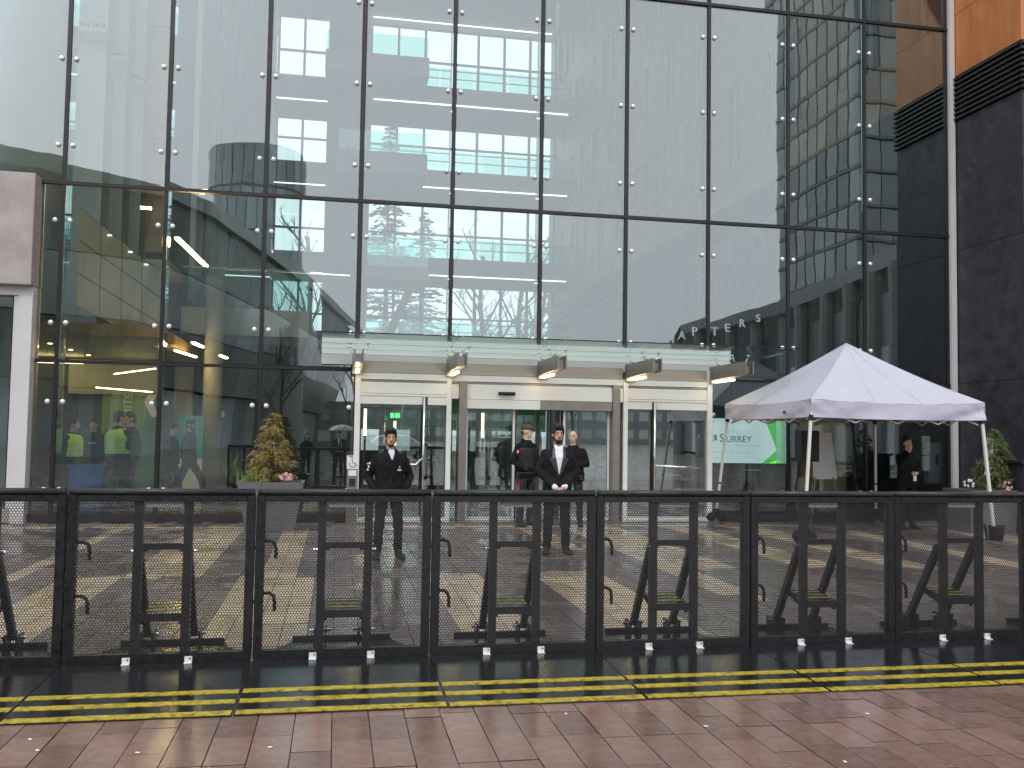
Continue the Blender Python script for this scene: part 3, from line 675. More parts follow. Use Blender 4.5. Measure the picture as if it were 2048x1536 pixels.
t = thing('closed_parasol', 'closed black parasol standing behind the cap-wearing officer', 'parasol', (a.x, 10, 0))
MB().loft([(0,0,.9,.05,.05),(0,0,1.0,.16,.16),(0,0,1.7,.13,.13),(0,0,2.3,.02,.02)], 12).build('folded_canopy', 'plastic_black', t, True); MB().tube([(0,0,0),(0,0,2.4)], .025).build('pole', 'steel_dark', t)

# ------------------------------------------------------------------ entrance canopy
can = thing('entrance_canopy', 'glass entrance canopy on five steel cantilever beams with lamps', 'canopy')
MB().box((4.62, -.16, 2.93), (12.75, -.06, 3.12)).build('wall_fascia', 'white_metal', can)
for k in range(3): MB().box((4.62, -.10-.004*k, 3.13+k*.10), (12.75, -.055, 3.222+k*.10)).build('fascia_strip', 'steel', can)
cuts = [4.55, 6.98, 8.75, 10.50, 13.15]
for a, b in zip(cuts[:-1], cuts[1:]):
    mb = MB(); z0, z1 = 3.19, 3.30
    mb.add([(a+.008,-2.25,z1),(b-.008,-2.25,z1),(b-.008,-.06,z0),(a+.008,-.06,z0),(a+.008,-2.25,z1+.02),(b-.008,-2.25,z1+.02),(b-.008,-.06,z0+.02),(a+.008,-.06,z0+.02)],
           [(3,2,1,0),(4,5,6,7),(0,1,5,4),(1,2,6,5),(2,3,7,6),(3,0,4,7)])
    g = mb.build('roof_glass', 'canopy_glass', can)
    MB().box((a+.008, -2.262, z1+.0), (b-.008, -2.251, z1+.02)).build('front_edge', 'mullion', g)
for i in range(3, 8):
    x = i*W; b0 = -1.95
    bm_ = MB()
    for s in (-1, 1): bm_.prism([(-.42, 2.80), (b0, 2.83), (b0, 3.07), (-.42, 3.07)], x+s*.072-.012, x+s*.072+.012, 'x')
    be = bm_.build('beam', 'steel_dark', can)
    MB().box((x-.058, b0+.10, 2.86), (x+.058, -.42, 3.0)).build('beam_web', 'steel_dark', be)
    MB().box((x-.09, -.42, 2.74), (x+.09, -.31, 3.07)).build('beam_root', 'steel_dark', be)
    MB().box((x-.03, -1.25, 2.752), (x+.03, -.46, 2.79)).build('lamp_tube', 'lamp_canopy', be)
    for yy in (-.75, -1.55):
        for s in (-1, 1):
            cl = MB().tube([(x+s*.05, yy, 3.07), (x+s*.12, yy, 3.10), (x+s*.16, yy, 3.20)], .011, 6)
            cl.tube([(x+s*.16, yy, 3.195), (x+s*.16, yy, 3.212)], .035, 10); cl.build('spider_clamp', 'chrome', can, True)
MB().box((13.3-.55, -.5, 2.84), (13.31, -.4, 2.85)).build('cable_clip', 'steel_dark', can)

# ------------------------------------------------------------------ crowd barriers
YBAR = -10.62; BW = 1.285; BX0 = 3.08 - 1*BW
def perforated(w_, h_, p=.0205, ratio=.76):
    vs = []; fs = []
    s = p/math.sqrt(3); ri = s*ratio; dy = 1.5*s
    ang = [R(30+60*k) for k in range(6)]
    nj = int(h_/dy); ni = int(w_/p)
    for j in range(nj):
        z = s + j*dy
        for i in range(ni):
            x = p*.5 + i*p + (p*.5 if j % 2 else 0); o = len(vs)
            for a in ang: vs.append((x+s*math.cos(a), 0, z+s*math.sin(a)))
            for a in ang: vs.append((x+ri*math.cos(a), 0, z+ri*math.sin(a)))
            for k in range(6):
                k2 = (k+1) % 6; fs.append((o+k, o+k2, o+6+k2, o+6+k))
    me = bpy.data.meshes.new('perforated_sheet'); me.from_pydata(vs, [], fs); me.update(); me.materials.append(MATS['mesh_sheet']); return me
sheet = perforated(BW-.10, 1.10)
UX = (.475, .815)
def make_barrier():
    t = thing('crowd_barrier', '', 'barrier', (0, 0, 0), group='black barrier sections in a row')
    hw = BW
    link('perforated_sheet', sheet, t, (.05, 0, .085))
    fr = MB()
    for x in (.036, hw-.036): fr.box((x-.030, -.012, .03), (x+.030, .05, 1.215))
    fr.box((.057, -.012, 1.168), (hw-.057, .05, 1.213)); fr.box((.057, -.014, .03), (hw-.057, .05, .095))
    fr.build('outer_frame', 'black_steel', t)
    for x in (.009, hw-.009): MB().box((x-.006, -.002, .05), (x+.006, .035, 1.20)).build('edge_strip', 'black_steel', t)
    MB().tube([(.010, .012, 1.236), (hw-.010, .012, 1.236)], .026, 14).build('top_rail', 'black_steel', t, True)
    for x in UX: MB().box((x-.03, .003, .09), (x+.03, .05, 1.17)).build('upright', 'black_steel', t)
    MB().box((UX[0]+.03, .005, .825), (UX[1]-.03, .045, .87)).build('crossbar', 'black_steel', t)
    MB().box((UX[0]+.03, .005, .32), (UX[1]-.03, .05, .37)).build('crossbar', 'black_steel', t)
    for x in UX:
        sgn = 1
        b = MB().beam((x+.0, .07, .82), (x, .50, .12), .05, .05).build('brace', 'black_steel', t)
        MB().box((x-.05, .43, .03), (x-.036, .58, .15)).box((x+.036, .43, .03), (x+.05, .58, .15)).build('brace_bracket', 'black_steel', b)
        MB().tube([(x-.085, .51, .125), (x+.085, .51, .125)], .012, 8).build('pin', 'chrome', b)
        MB().tube([(x-.06, .07, .81), (x+.06, .07, .81)], .012, 8).build('pin', 'chrome', b)
    s_ = MB().prism([(.05, .37), (.36, .40), (.36, .37), (.05, .34)], UX[0]+.035, UX[1]-.035, 'x').build('step_tread', 'wet_plate', t)
    for k in range(3):
        y0 = .10 + k*.085; zz_ = lambda y: .37 + (y-.05)/.31*.03 + .002
        MB().add([(UX[0]+.05, y0, zz_(y0)), (UX[1]-.05, y0, zz_(y0)), (UX[1]-.05, y0+.04, zz_(y0+.04)), (UX[0]+.05, y0+.04, zz_(y0+.04))], [(0,1,2,3)]).build('grip_stripe', 'plate_yellow', s_)
    MB().beam((UX[0]+.04, .07, .30), (UX[0]+.04, .33, .375), .025).build('step_bracket', 'black_steel', t); MB().beam((UX[1]-.04, .07, .30), (UX[1]-.04, .33, .375), .025).build('step_bracket', 'black_steel', t)
    MB().prism([(.02, .05), (hw-.02, .05), (hw-.02, .12), (hw-.22, .46), (hw-.26, .62), (.26, .62), (.22, .46), (.02, .12)], .006, .03, 'z').build('rear_plate', 'wet_plate', t)
    MB().beam((.26, .61, .045), (hw-.26, .61, .045), .03).build('plate_rib', 'black_steel', t)
    for z in (.88, .50):
        MB().tube([(.06, .03, z), (.10, .045, z), (.135, .05, z-.02), (.145, .05, z-.06), (.145, .05, z-.13)], .013, 8).build('hook_handle', 'black_steel', t, True)
    for z in (.83, .44): MB().tube([(hw-.05, .02, z), (hw+.0, .045, z)], .014, 8).build('latch_pin', 'black_steel', t)
    for x in (UX[0]-.045, UX[1]+.035):
        c = MB().box((x-.026, -.030, .034), (x+.026, -.0165, .074)).box((x-.026, -.060, .030), (x+.026, -.030, .035)).build('clamp_plate', 'white_clip', t)
        MB().tube([(x+.012, -.034, .062), (x+.012, -.03, .062)], .006, 8).build('bolt', 'black_steel', c)
    MB().box((.520, .012, 1.128), (.775, .016, 1.166)).build('label_strip', 'white_clip', t)
    # front floor plate, thin wedge towards the street
    FY = -1.245
    MB().add([(.004,-.02,0),(hw-.004,-.02,0),(hw-.004,FY,0),(.004,FY,0),(.004,-.02,.030),(hw-.004,-.02,.030),(hw-.004,FY,.008),(.004,FY,.008)],
             [(3,2,1,0),(4,5,6,7),(0,1,5,4),(1,2,6,5),(2,3,7,6),(3,0,4,7)]).build('floor_plate', 'wet_plate', t)
    zp = lambda y: .030 - .022*(-.02-y)/1.20
    for y0, y1 in ((-.725, -.805), (-.935, -1.015), (-1.155, -1.238)):
        MB().add([(.012,y0,zp(y0)+.0005),(hw-.012,y0,zp(y0)+.0005),(hw-.012,y1,zp(y1)+.0005),(.012,y1,zp(y1)+.0005),(.012,y0,zp(y0)+.003),(hw-.012,y0,zp(y0)+.003),(hw-.012,y1,zp(y1)+.003),(.012,y1,zp(y1)+.003)],
                 [(4,5,6,7),(0,1,5,4),(1,2,6,5),(2,3,7,6),(3,0,4,7)]).build('grip_stripe', 'plate_yellow', t)
    return t
bar0 = make_barrier()
blabels = ['black barrier section cut off by the left edge of the photo', 'black barrier section in front of the group in the left lobby',
  'black barrier section in front of the security guard in the zip jacket', 'black barrier section in front of the man in the tuxedo jacket',
  'black barrier section between the tuxedo man and the white tent', 'black barrier section in front of the tent leg with sandbags',
  'black barrier section in front of the woman under the tent', 'black barrier section cut off by the right edge of the photo']
rb = random.Random(21)
for k in range(8):
    t = bar0 if k == 0 else copy_tree(bar0)
    t.location = (BX0 + k*BW, YBAR + rb.uniform(-.006, .006), 0); t.rotation_euler.z = rb.uniform(-.0025, .0025)
    t['label'] = blabels[k]
    for ch in t.children:
        if ch.name.startswith('floor_plate'): dx = rb.uniform(-.004, .004)
# ------------------------------------------------------------------ white pop-up tent
tent = thing('popup_tent', 'white pop-up canopy tent with peaked roof beside the entrance', 'tent', (14.2, -2.0, 0))
TC = {'fl': (-1.56, -1.52), 'bl': (-1.68, 1.60), 'br': (1.60, 1.60), 'fr': (1.72, -1.50)}
ZE, ZP = 2.34, 3.46
def canopy():
    mb = MB(); order = ['fl', 'fr', 'br', 'bl']; N = 14; pk = Vector((0, 0, ZP))
    for a, b in zip(order, order[1:]+order[:1]):
        A = Vector((*TC[a], ZE)); B = Vector((*TC[b], ZE)); vs = []; fs = []
        for i in range(N+1):
            t = i/N
            for j in range(N+1):
                e = A.lerp(B, j/N); p = e.lerp(pk, t)
                sag = math.sin(math.pi*j/N)*(1-t)*.05 + math.sin(math.pi*t)*.05
                p = p + Vector((0, 0, -sag + .006*math.sin(j*1.9+i*.7)*(1-t))); vs.append(p)
        for i in range(N):
            for j in range(N):
                q = i*(N+1)+j; fs.append((q, q+1, q+N+2, q+N+1))
        mb.add(vs, fs)
    return mb
cn = canopy().build('roof_cloth', 'tent_cloth', tent, True)
order = ['fl', 'fr', 'br', 'bl']; rv = random.Random(4)
for a, b in zip(order, order[1:]+order[:1]):
    A = Vector((*TC[a], ZE)); B = Vector((*TC[b], ZE)); pk = Vector((0, 0, ZP))
    MB().tube([A.lerp(pk, u)+Vector((0, 0, .004-math.sin(math.pi*u)*.05)) for u in [q/10 for q in range(11)]], .004, 6).build('hip_seam', 'tent_cloth', cn, True)
    for f_ in (.36, .64): e_ = A.lerp(B, f_); MB().tube([e_.lerp(pk, u)+Vector((0, 0, .004-math.sin(math.pi*f_)*(1-u)*.05-math.sin(math.pi*u)*.05)) for u in [q/10 for q in range(11)]], .0028, 5).build('panel_seam', 'tent_cloth', cn, True)
for a, b in zip(order, order[1:]+order[:1]):
    A = Vector((*TC[a], 0)); B = Vector((*TC[b], 0)); n_ = Vector((B.y-A.y, A.x-B.x, 0)).normalized()
    N = 60; vs = []; fs = []; M_ = 7; phs = [rv.uniform(0, 6) for _ in range(4)]
    for i in range(N+1):
        u = i/N; e = A.lerp(B, u); sag = math.sin(math.pi*u)*.05
        ed = math.exp(-min(u, 1-u)*7)
        for j in range(M_+1):
            v = j/M_
            z = ZE - sag*(1-v*.6) - .30*v
            off = .024*math.sin(u*9+phs[0]+v*2)*v + .016*math.sin((u*22 + v*5)*1.0+phs[1])*ed*3.0*v*(1-.3*v) + .008*math.sin(u*45-v*7+phs[2])*ed + .012*v + .022*math.sin((v*3+u*6)*3+phs[3])*ed*v*(1-v)*2
            vs.append(e + n_*off + Vector((0, 0, z)))
    for i in range(N):
        for j in range(M_):
            q = i*(M_+1)+j; fs.append((q, q+1, q+M_+2, q+M_+1))
    vl = MB().add(vs, fs).build('valance', 'tent_cloth', tent, True)
ft = {'fl': (-1.77, -1.68), 'bl': (-1.84, 1.72), 'br': (1.66, 1.70), 'fr': (1.80, -1.60)}
for k in TC:
    T = Vector((TC[k][0]*.97, TC[k][1]*.97, 2.3)); B_ = Vector((ft[k][0], ft[k][1], .03))
    lg = MB().beam(B_, T, .042).build('leg', 'tent_leg', tent)
    mid = B_.lerp(T, .33); MB().beam(B_.lerp(T, .32), B_.lerp(T, .335), .052).build('leg_collar', 'plastic_black', lg)
    MB().box((B_.x-.06, B_.y-.06, .0), (B_.x+.06, B_.y+.06, .028)).build('foot_plate', 'steel_dark', lg)
    MB().beam(B_.lerp(T, .86), B_.lerp(T, .90), .06).build('slider', 'plastic_black', lg)
for a, b in zip(order, order[1:]+order[:1]):
    A = Vector((TC[a][0]*.95, TC[a][1]*.95, 0)); B = Vector((TC[b][0]*.95, TC[b][1]*.95, 0))
    for s0, s1, z0, z1 in ((0, .25, 2.25, 1.96), (.25, .5, 1.96, 2.25), (.5, .75, 2.25, 1.96), (.75, 1, 1.96, 2.25), (0, .25, 1.96, 2.25), (.25, .5, 2.25, 1.96), (.5, .75, 1.96, 2.25), (.75, 1, 2.25, 1.96)):
        p, q = A.lerp(B, s0), A.lerp(B, s1); p.z, q.z = z0, z1; MB().beam(p, q, .022).build('scissor_bar', 'tent_leg', tent)
MB().add([(-1.66,-.72,2.11),(-1.62,-.80,2.11),(-1.64,-.76,2.17)], [(0,1,2)]).build('maker_tag', 'plastic_black', tent)
def sandbag(k, label):
    x, y = 14.2+ft[k][0], -2.0+ft[k][1]
    t = thing('sandbag', label, 'sandbag', (x, y, 0), group='weights on the tent feet')
    mb = MB().ball((-.10, -.02, .10), (.10, .13, .10), 12, 8).ball((.11, .0, .09), (.11, .12, .09), 12, 8).ball((.0, -.04, .19), (.09, .07, .08), 12, 8)
    mb.build('bag', 'cloth_black', t, True); MB().tube([(-.1,-.06,.18),(0,-.1,.27),(.1,-.06,.18)], .012, 6).build('strap', 'plastic_black', t, True)
sandbag('fl', 'black sandbag on the front left tent leg'); sandbag('bl', 'black sandbag on the tent leg nearest the doors'); sandbag('br', 'black sandbag on the rear right tent leg')
t = thing('weight_bucket', 'dark bucket weighing down the front right tent leg', 'bucket', (14.2+1.80, -2.0-1.6, 0))
MB().loft([(0,0,.0,.13,.13),(0,0,.24,.17,.17),(0,0,.25,.18,.18),(0,0,.25,.155,.155),(0,0,.2,.15,.15)], 18).build('pail', 'plastic_black', t, True)
MB().tube([(-.17,0,.24),(-.2,-.02,.36),(-.17,-.05,.2),(-.2,-.1,.02)], .012, 6).build('green_strap', 'lime_deep', t, True)

# ------------------------------------------------------------------ screen, board, loudspeaker under the tent
s0 = at(1412, 836, 'y', .8); s1 = at(1566, 927, 'y', .8)
scr = thing('wall_screen', 'large lit screen showing a city logo on pale grey with green corners', 'screen', (s0.x, .8, s1.z))
sw, sh_ = s1.x-s0.x, s0.z-s1.z
MB().box((-.03, .0, -.03), (sw+.03, .07, sh_+.03)).build('bezel', 'plastic_black', scr)
def flat(pts, m, y, name='print', par=scr):
    MB().add([(x*sw, y, z*sh_) for x, z in pts], [tuple(range(len(pts)))]).build(name, m, par)
flat([(0,0),(1,0),(1,1),(0,1)], 'scr_bg', -.003)
flat([(.757,1),(.905,1),(.93,.27),(.915,.30)], 'scr_green', -.006); flat([(.905,1),(1,1),(1,0),(.93,.27)], 'scr_lime', -.006); flat([(.72,0),(1,0),(.93,.27),(.915,.30)], 'scr_green', -.009); flat([(.80,0),(1,0),(1,.13)], 'scr_lime', -.012)
flat([(.01,.50),(.01,.80),(.04,.77),(.075,.70),(.085,.62),(.085,.50)], 'scr_blue', -.006); flat([(.10,.50),(.10,.63),(.14,.63),(.14,.50)], 'scr_blue', -.006)
flat([(.0,.44),(.03,.49),(.07,.51),(.11,.48),(.05,.455)], 'scr_green', -.0075)
def stext(body, size, x, z, m): text('lettering', body, size, m, Matrix.Translation((x*sw, -.009, z*sh_)), scr)
stext('S', .25, .17, .47, 'scr_ink'); stext('URREY', .195, .252, .47, 'scr_ink'); stext('CITY OF', .065, .235, .695, 'scr_grey')
stext('the future lives here.', .075, .36, .37, 'scr_grey'); stext('Regular Council - Public Hearing will begin at 7:00pm', .042, .06, .225, 'scr_grey')
fb = at(1648, 860, 'y', -.35)
t = thing('flip_chart', 'blank white flip chart board on an easel under the tent', 'board', (fb.x, -.35, 0)); 
MB().add([(-.23,0,.86),(.29,0,.86),(.22,.10,1.80),(-.22,.10,1.80),(-.23,.02,.86),(.29,.02,.86),(.22,.12,1.80),(-.22,.12,1.80)], [(0,1,2,3),(7,6,5,4),(0,4,5,1),(1,5,6,2),(2,6,7,3),(3,7,4,0)]).build('board', 'white_paint', t)
for a, b in (((-.2,.0,.9),(-.35,-.1,0)), ((.2,.0,.9),(.35,-.1,0)), ((0,.12,1.6),(0,.6,0))): MB().beam(a, b, .025).build('leg', 'steel_dark', t)
sp = at(1612, 890, 'y', -1.3)
t = thing('loudspeaker', 'black loudspeaker on top of a tripod stand under the tent', 'speaker', (sp.x, -1.3, 0))
cb = MB().prism([(-.18,-.17),(.18,-.17),(.15,.16),(-.15,.16)], 1.24, 1.83, 'z').build('cabinet', 'plastic_black', t)
MB().box((-.16, -.178, 1.27), (.16, -.171, 1.80)).build('grille', 'black_steel', cb)
t = thing('speaker_stand', 'black tripod stand carrying the loudspeaker', 'stand', (sp.x, -1.3, 0))
MB().tube([(0,0,.35),(0,0,1.235)], .018, 10).build('pole', 'plastic_black', t)
for a in (20, 140, 260): MB().beam((0,0,.75), (.42*math.cos(R(a)), .42*math.sin(R(a)), .01), .022).build('leg', 'plastic_black', t)
t = thing('lectern', 'slim steel lectern stand indoors below the wall screen', 'lectern', (at(1506, 960, 'y', .45).x, .45, 0))
for s in (-.06, .06): MB().beam((s,0,0), (s,0,.98), .02).build('post', 'steel_dark', t)
MB().box((-.14, -.1, .985), (.14, .1, 1.01)).build('top', 'steel', t); MB().box((-.16, -.12, 0), (.16, .12, .012)).build('base', 'steel_dark', t)
eb = at(1873, 945, 'y', .35)
t = thing('electrical_cabinet', 'grey green electrical cabinet behind the glass right of the woman', 'cabinet', (eb.x, .35, .75))
MB().box((-.19, 0, 0), (.19, .15, .88)).build('case', 'wall_grey', t); MB().box((-.165, -.012, .03), (.165, -.003, .85)).build('door', 'slab_grey', t); MB().box((-.03, -.03, .4), (.03, -.014, .62)).build('handle', 'dark_wall', t)
pn = at(1843, 900, 'y', 2.88)
t = thing('door_notice', 'faint grey paper notice on the brown door behind the woman', 'notice', pn); MB().box((-.09, -.004, -.2), (.09, .002, .2)).build('sheet', 'wall_grey', t)
# notices on a post by the right planter, dark cabinet at the right edge
ns = at(1975, 925, 'x', 17.90)
t = thing('posted_notice', 'two white printed notices on the black stone wall behind the spruce', 'notice', (17.945, ns.y, 1.35))
MB().box((-.012, -.14, .0), (-.004, .14, .42)).build('sheet', 'white_paint', t); MB().box((-.012, -.14, -.36), (-.004, .14, -.03)).build('sheet', 'white_paint', t)
for k in range(7): MB().box((-.015, -.10, .35-k*.045), (-.013, .08-.03*(k % 3), .36-k*.045)).build('print_line', 'wall_grey', t)
dc = at(2035, 985, 'z', .0)
t = thing('dark_cabinet', 'black street cabinet with flat lid at the right edge', 'cabinet', (17.55, -2.55, 0))
MB().box((-.26, -.2, 0), (.36, .2, 1.28)).build('case', 'stone_black', t); MB().box((-.32, -.24, 1.285), (.42, .24, 1.34)).build('lid', 'plastic_black', t)

# ------------------------------------------------------------------ accessible door pedestal
t = thing('door_pedestal', 'steel push-button post with white wheelchair sign left of the doors', 'pedestal', (5.22, -1.05, 0))
MB().box((-.095, -.07, 0), (.095, .07, 1.02)).build('post', 'steel_dark', t)
sg = MB().box((-.10, -.082, 1.02), (.10, -.072, 1.26)).build('sign', 'white_paint', t)
ic = MB()
ring = [(.052*math.cos(R(a))-.0, .052*math.sin(R(a))+1.105) for a in range(150, 400, 20)]
ic.tube([(x, -.0835, z) for x, z in ring], .007, 6); ic.tube([(-.01,-.0835,1.20),(-.005,-.0835,1.13),(.045,-.0835,1.125),(.065,-.0835,1.075),(.085,-.0835,1.08)], .007, 6); ic.ball((-.012,-.0835,1.222), (.014,.004,.014), 8, 6)
ic.build('wheelchair_symbol', 'blue_ink', sg)
MB().box((-.07, -.0835, 1.238), (-.0, -.0825, 1.252)).build('print', 'plastic_black', sg)
MB().box((-.07, -.082, .90), (.07, -.072, 1.0)).build('push_plate', 'steel', t); MB().box((-.05, -.08, .72), (.05, -.072, .85)).build('card_reader', 'plastic_black', t)

# ------------------------------------------------------------------ planted conifers
def needle_tree(t, h, r, mt, seed, nb=34, arcs=True):
    rg = random.Random(seed)
    MB().tube([(0,0,-.1),(0,.01,h*.5),(0,0,h*.97)], [.022, .016, .004], 7).build('trunk', 'bark', t)
    mb = MB()
    def twig(p, d, L, drop):
        n = 5; pts = []
        for i in range(n+1):
            u = i/n; pts.append(p + d*L*u + Vector((0, 0, drop*math.sin(u*math.pi)*.35 - drop*u*u*.9)))
        for i in range(n):
            a, b = pts[i], pts[i+1]; ax = (b-a).normalized(); s = ax.cross(Vector((0, 0, 1)))
            s = s.normalized() if s.length > .01 else Vector((1, 0, 0)); u_ = s.cross(ax)
            for q in range(6):
                c = a.lerp(b, rg.random()); an = rg.uniform(0, 6.28); l = rg.uniform(.02, .036)
                o = s*math.cos(an) + u_*math.sin(an); tip = c + o*l + ax*l*.9
                wv = o.cross(ax)*.0055
                mb.add([c-wv, c+wv, tip], [(0, 1, 2)])
            mb.add([a+s*.004, a-s*.004, b-s*.004, b+s*.004], [(0,1,2,3)])
    for k in range(nb):
        u = (k+.5)/nb; z = .02 + h*.93*u; rad = r*(1-u)**.8*rg.uniform(.75, 1.12) + .03
        for j in range(max(4, int(5*(1-u)+4))):
            an = rg.uniform(0, 6.28); d = Vector((math.cos(an), math.sin(an), rg.uniform(-.02, .28)))
            twig(Vector((0, 0, z)), d, rad, rad*.28)
            for q in range(int(2+rad*9)):
                v = rg.uniform(.3, .98); p = Vector((0, 0, z)) + d*rad*v
                side = Vector((-math.sin(an), math.cos(an), 0))*rg.choice((-1, 1)); dd = (d*.8 + side*rg.uniform(.2, .8) + Vector((0, 0, rg.uniform(.0, .35)))).normalized()
                twig(p, dd, rg.uniform(.06, .13), .05)
    for q in range(4):
        an = q*1.6; twig(Vector((0, 0, h*.93)), Vector((math.cos(an)*.5, math.sin(an)*.5, .8)), .09, .05)
    return mb.build('needles', mt, t)
def flowers(t, x, y, z, m, n, seed):
    rg = random.Random(seed); mb = MB()
    for k in range(n):
        c = Vector((x+rg.gauss(0, .045), y+rg.gauss(0, .04), z+rg.uniform(0, .16)))
        for q in range(5):
            a = q*1.257+rg.random(); mb.ball(c+Vector((math.cos(a)*.016, -.01, math.sin(a)*.016)), (.015, .006, .013), 6, 4)
    mb.build('blossom', m, t)
def blades(t, x, y, z, n, seed, h=.26):
    rg = random.Random(seed); mb = MB()
    for k in range(n):
        bx, by = x+rg.gauss(0, .10), y+rg.gauss(0, .05); a = rg.uniform(0, 6.28); L = h*rg.uniform(.5, 1.1); sp = rg.uniform(.02, .09)
        p0 = Vector((bx, by, z)); p1 = p0+Vector((math.cos(a)*sp*.4, math.sin(a)*sp*.4, L*.6)); p2 = p0+Vector((math.cos(a)*sp, math.sin(a)*sp, L)); s = Vector((.008, 0, 0))
        mb.add([p0-s, p0+s, p1+s, p1-s, p2], [(0,1,2,3), (3,2,4)])
    mb.build('grass_blades', 'leaf', t)
def planter(name, label, loc, wx, wy, h, flare):
    t = thing(name, label, 'planter', loc); a, b = wx/2, wy/2; c, d = a-flare, b-flare; e = .05
    MB().add([(-c,-d,0),(c,-d,0),(c,d,0),(-c,d,0),(-a,-b,h),(a,-b,h),(a,b,h),(-a,b,h),(-a+e,-b+e,h),(a-e,-b+e,h),(a-e,b-e,h),(-a+e,b-e,h),(-a+e,-b+e,h-.09),(a-e,-b+e,h-.09),(a-e,b-e,h-.09),(-a+e,b-e,h-.09)],
       [(3,2,1,0),(0,1,5,4),(1,2,6,5),(2,3,7,6),(3,0,4,7),(4,5,9,8),(5,6,10,9),(6,7,11,10),(7,4,8,11),(8,9,13,12),(9,10,14,13),(10,11,15,14),(11,8,12,15)]).build('pot', 'stone_planter', t)
    MB().box((-a+e+.002, -b+e+.002, h-.14), (a-e-.002, b-e-.002, h-.05)).build('soil', 'soil', t)
    return t
planter('square_planter', 'flared grey planter holding the yellow spruce left of the doors', (3.88, -1.45, 0), 1.06, .9, .82, .14)
t = thing('golden_spruce', 'small yellowing spruce tree in the grey planter left of the doors', 'tree', (3.86, -1.42, .76)); needle_tree(t, 1.24, .40, 'needle_gold', 2, 22)
t = thing('planter_flowers', 'pink blossoms and green blades in the left planter', 'flowers', (3.88, -1.45, .76))
flowers(t, .24, -.28, .04, 'petal_pink', 14, 3); blades(t, -.36, -.22, 0, 40, 4)
planter('square_planter', 'black planter box with green spruce against the stone wall', (17.05, -2.2, 0), 1.5, .8, .78, .06)
t = thing('green_spruce', 'small green spruce tree in the planter against the black stone wall', 'tree', (17.12, -2.2, .72)); needle_tree(t, 1.22, .44, 'needle_green', 8, 19)
t = thing('planter_flowers', 'pink and white blossoms in the planter by the stone wall', 'flowers', (17.05, -2.2, .72))
flowers(t, .05, -.30, .06, 'petal_pink', 14, 5); flowers(t, -.62, -.2, .10, 'petal_white', 9, 6)
# ------------------------------------------------------------------ people
PENDING = []
FOLD = bpy.data.textures.new('folds', 'CLOUDS'); FOLD.noise_scale = .085; FOLD.noise_depth = 1
def remesh(mb, name, mt, parent, vox, sm=4, loc=None, folds=0):
    o = mb.build(name, mt, parent, True, loc)
    md = o.modifiers.new('v', 'REMESH'); md.mode = 'VOXEL'; md.voxel_size = vox; md.use_smooth_shade = True
    if sm: s = o.modifiers.new('s', 'SMOOTH'); s.iterations = sm; s.factor = .5
    if folds:
        d = o.modifiers.new('d', 'DISPLACE'); d.texture = FOLD; d.texture_coords = 'LOCAL'; d.strength = folds; d.mid_level = .5
    PENDING.append(o); return o
TOR = [(.84,.185,.125),(.95,.185,.128),(1.06,.172,.118),(1.18,.182,.122),(1.30,.196,.130),(1.37,.190,.120),(1.42,.140,.100),(1.455,.092,.082),(1.50,.062,.064)]
def tor(z):
    for (a, ra, ya), (b, rb_, yb_) in zip(TOR[:-1], TOR[1:]):
        if a <= z <= b:
            t = (z-a)/(b-a); return ra+(rb_-ra)*t, ya+(yb_-ya)*t
    return (TOR[0][1:] if z < TOR[0][0] else TOR[-1][1:])
def decal(rows, off, n=8, side=-1, wide=1.05):
    vs = []; fs = []
    for z, xl, xr in rows:
        rx, ry = tor(z); off_ = off + .006; rx = rx*wide + off_; ry = ry*wide + off_
        for i in range(n+1):
            x = xl+(xr-xl)*i/n; q = max(0, 1-(x/rx)**2); vs.append((x, side*ry*math.sqrt(q), z))
    for r in range(len(rows)-1):
        for i in range(n): fs.append((r*(n+1)+i, r*(n+1)+i+1, (r+1)*(n+1)+i+1, (r+1)*(n+1)+i))
    return MB().add(vs, fs)
POSES = {'pockets': [((-.30,.05,1.13), (-.21,-.09,.94)), ((.30,.05,1.13), (.21,-.09,.94))],
         'clasp': [((-.265,-.01,1.14), (-.065,-.19,.93)), ((.265,-.01,1.14), (.065,-.19,.93))],
         'crossed': [((-.27,-.03,1.15), (.05,-.19,1.14)), ((.27,-.03,1.15), (-.05,-.19,1.12))],
         'side': [((-.27,.03,1.14), (-.28,-.02,.88)), ((.27,.03,1.14), (.28,-.02,.88))],
         'face': [((-.23,-.14,1.18), (-.075,-.17,1.46)), ((.29,.0,1.13), (.09,-.21,1.08))],
         'brolly': [((-.25,-.03,1.15), (-.10,-.24,1.22)), ((.27,.03,1.14), (.25,-.03,.90))],
         'hold': [((-.26,-.0,1.14), (-.08,-.22,1.06)), ((.26,.0,1.14), (.09,-.22,1.04))]}
def hand(parent, wr, dirv, mt, spread, curl=.5):
    w_ = Vector(wr); d = Vector(dirv).normalized(); s = Vector(spread).normalized(); nrm = d.cross(s)
    mb = MB(); mb.cap(w_, .022, w_+d*.075, .030, 8)
    for i, (o, L) in enumerate(((-.027,.062),(-.009,.074),(.009,.068),(.026,.052))):
        k = w_+d*.085+s*o; m1 = k+d*L*.5+nrm*curl*.012; m2 = m1+d*L*.42*(1-curl*.5)+nrm*curl*.030
        mb.cap(k-d*.02, .0098, m1, .009, 6); mb.cap(m1, .009, m2, .0075, 6)
    b = w_+d*.03-s*.024; mb.cap(b, .012, b-s*.028+d*.03+nrm*.012, .010, 6); mb.cap(b-s*.028+d*.03+nrm*.012, .010, b-s*.024+d*.062+nrm*.02, .008, 6)
    return mb.build('hand', mt, parent, True)
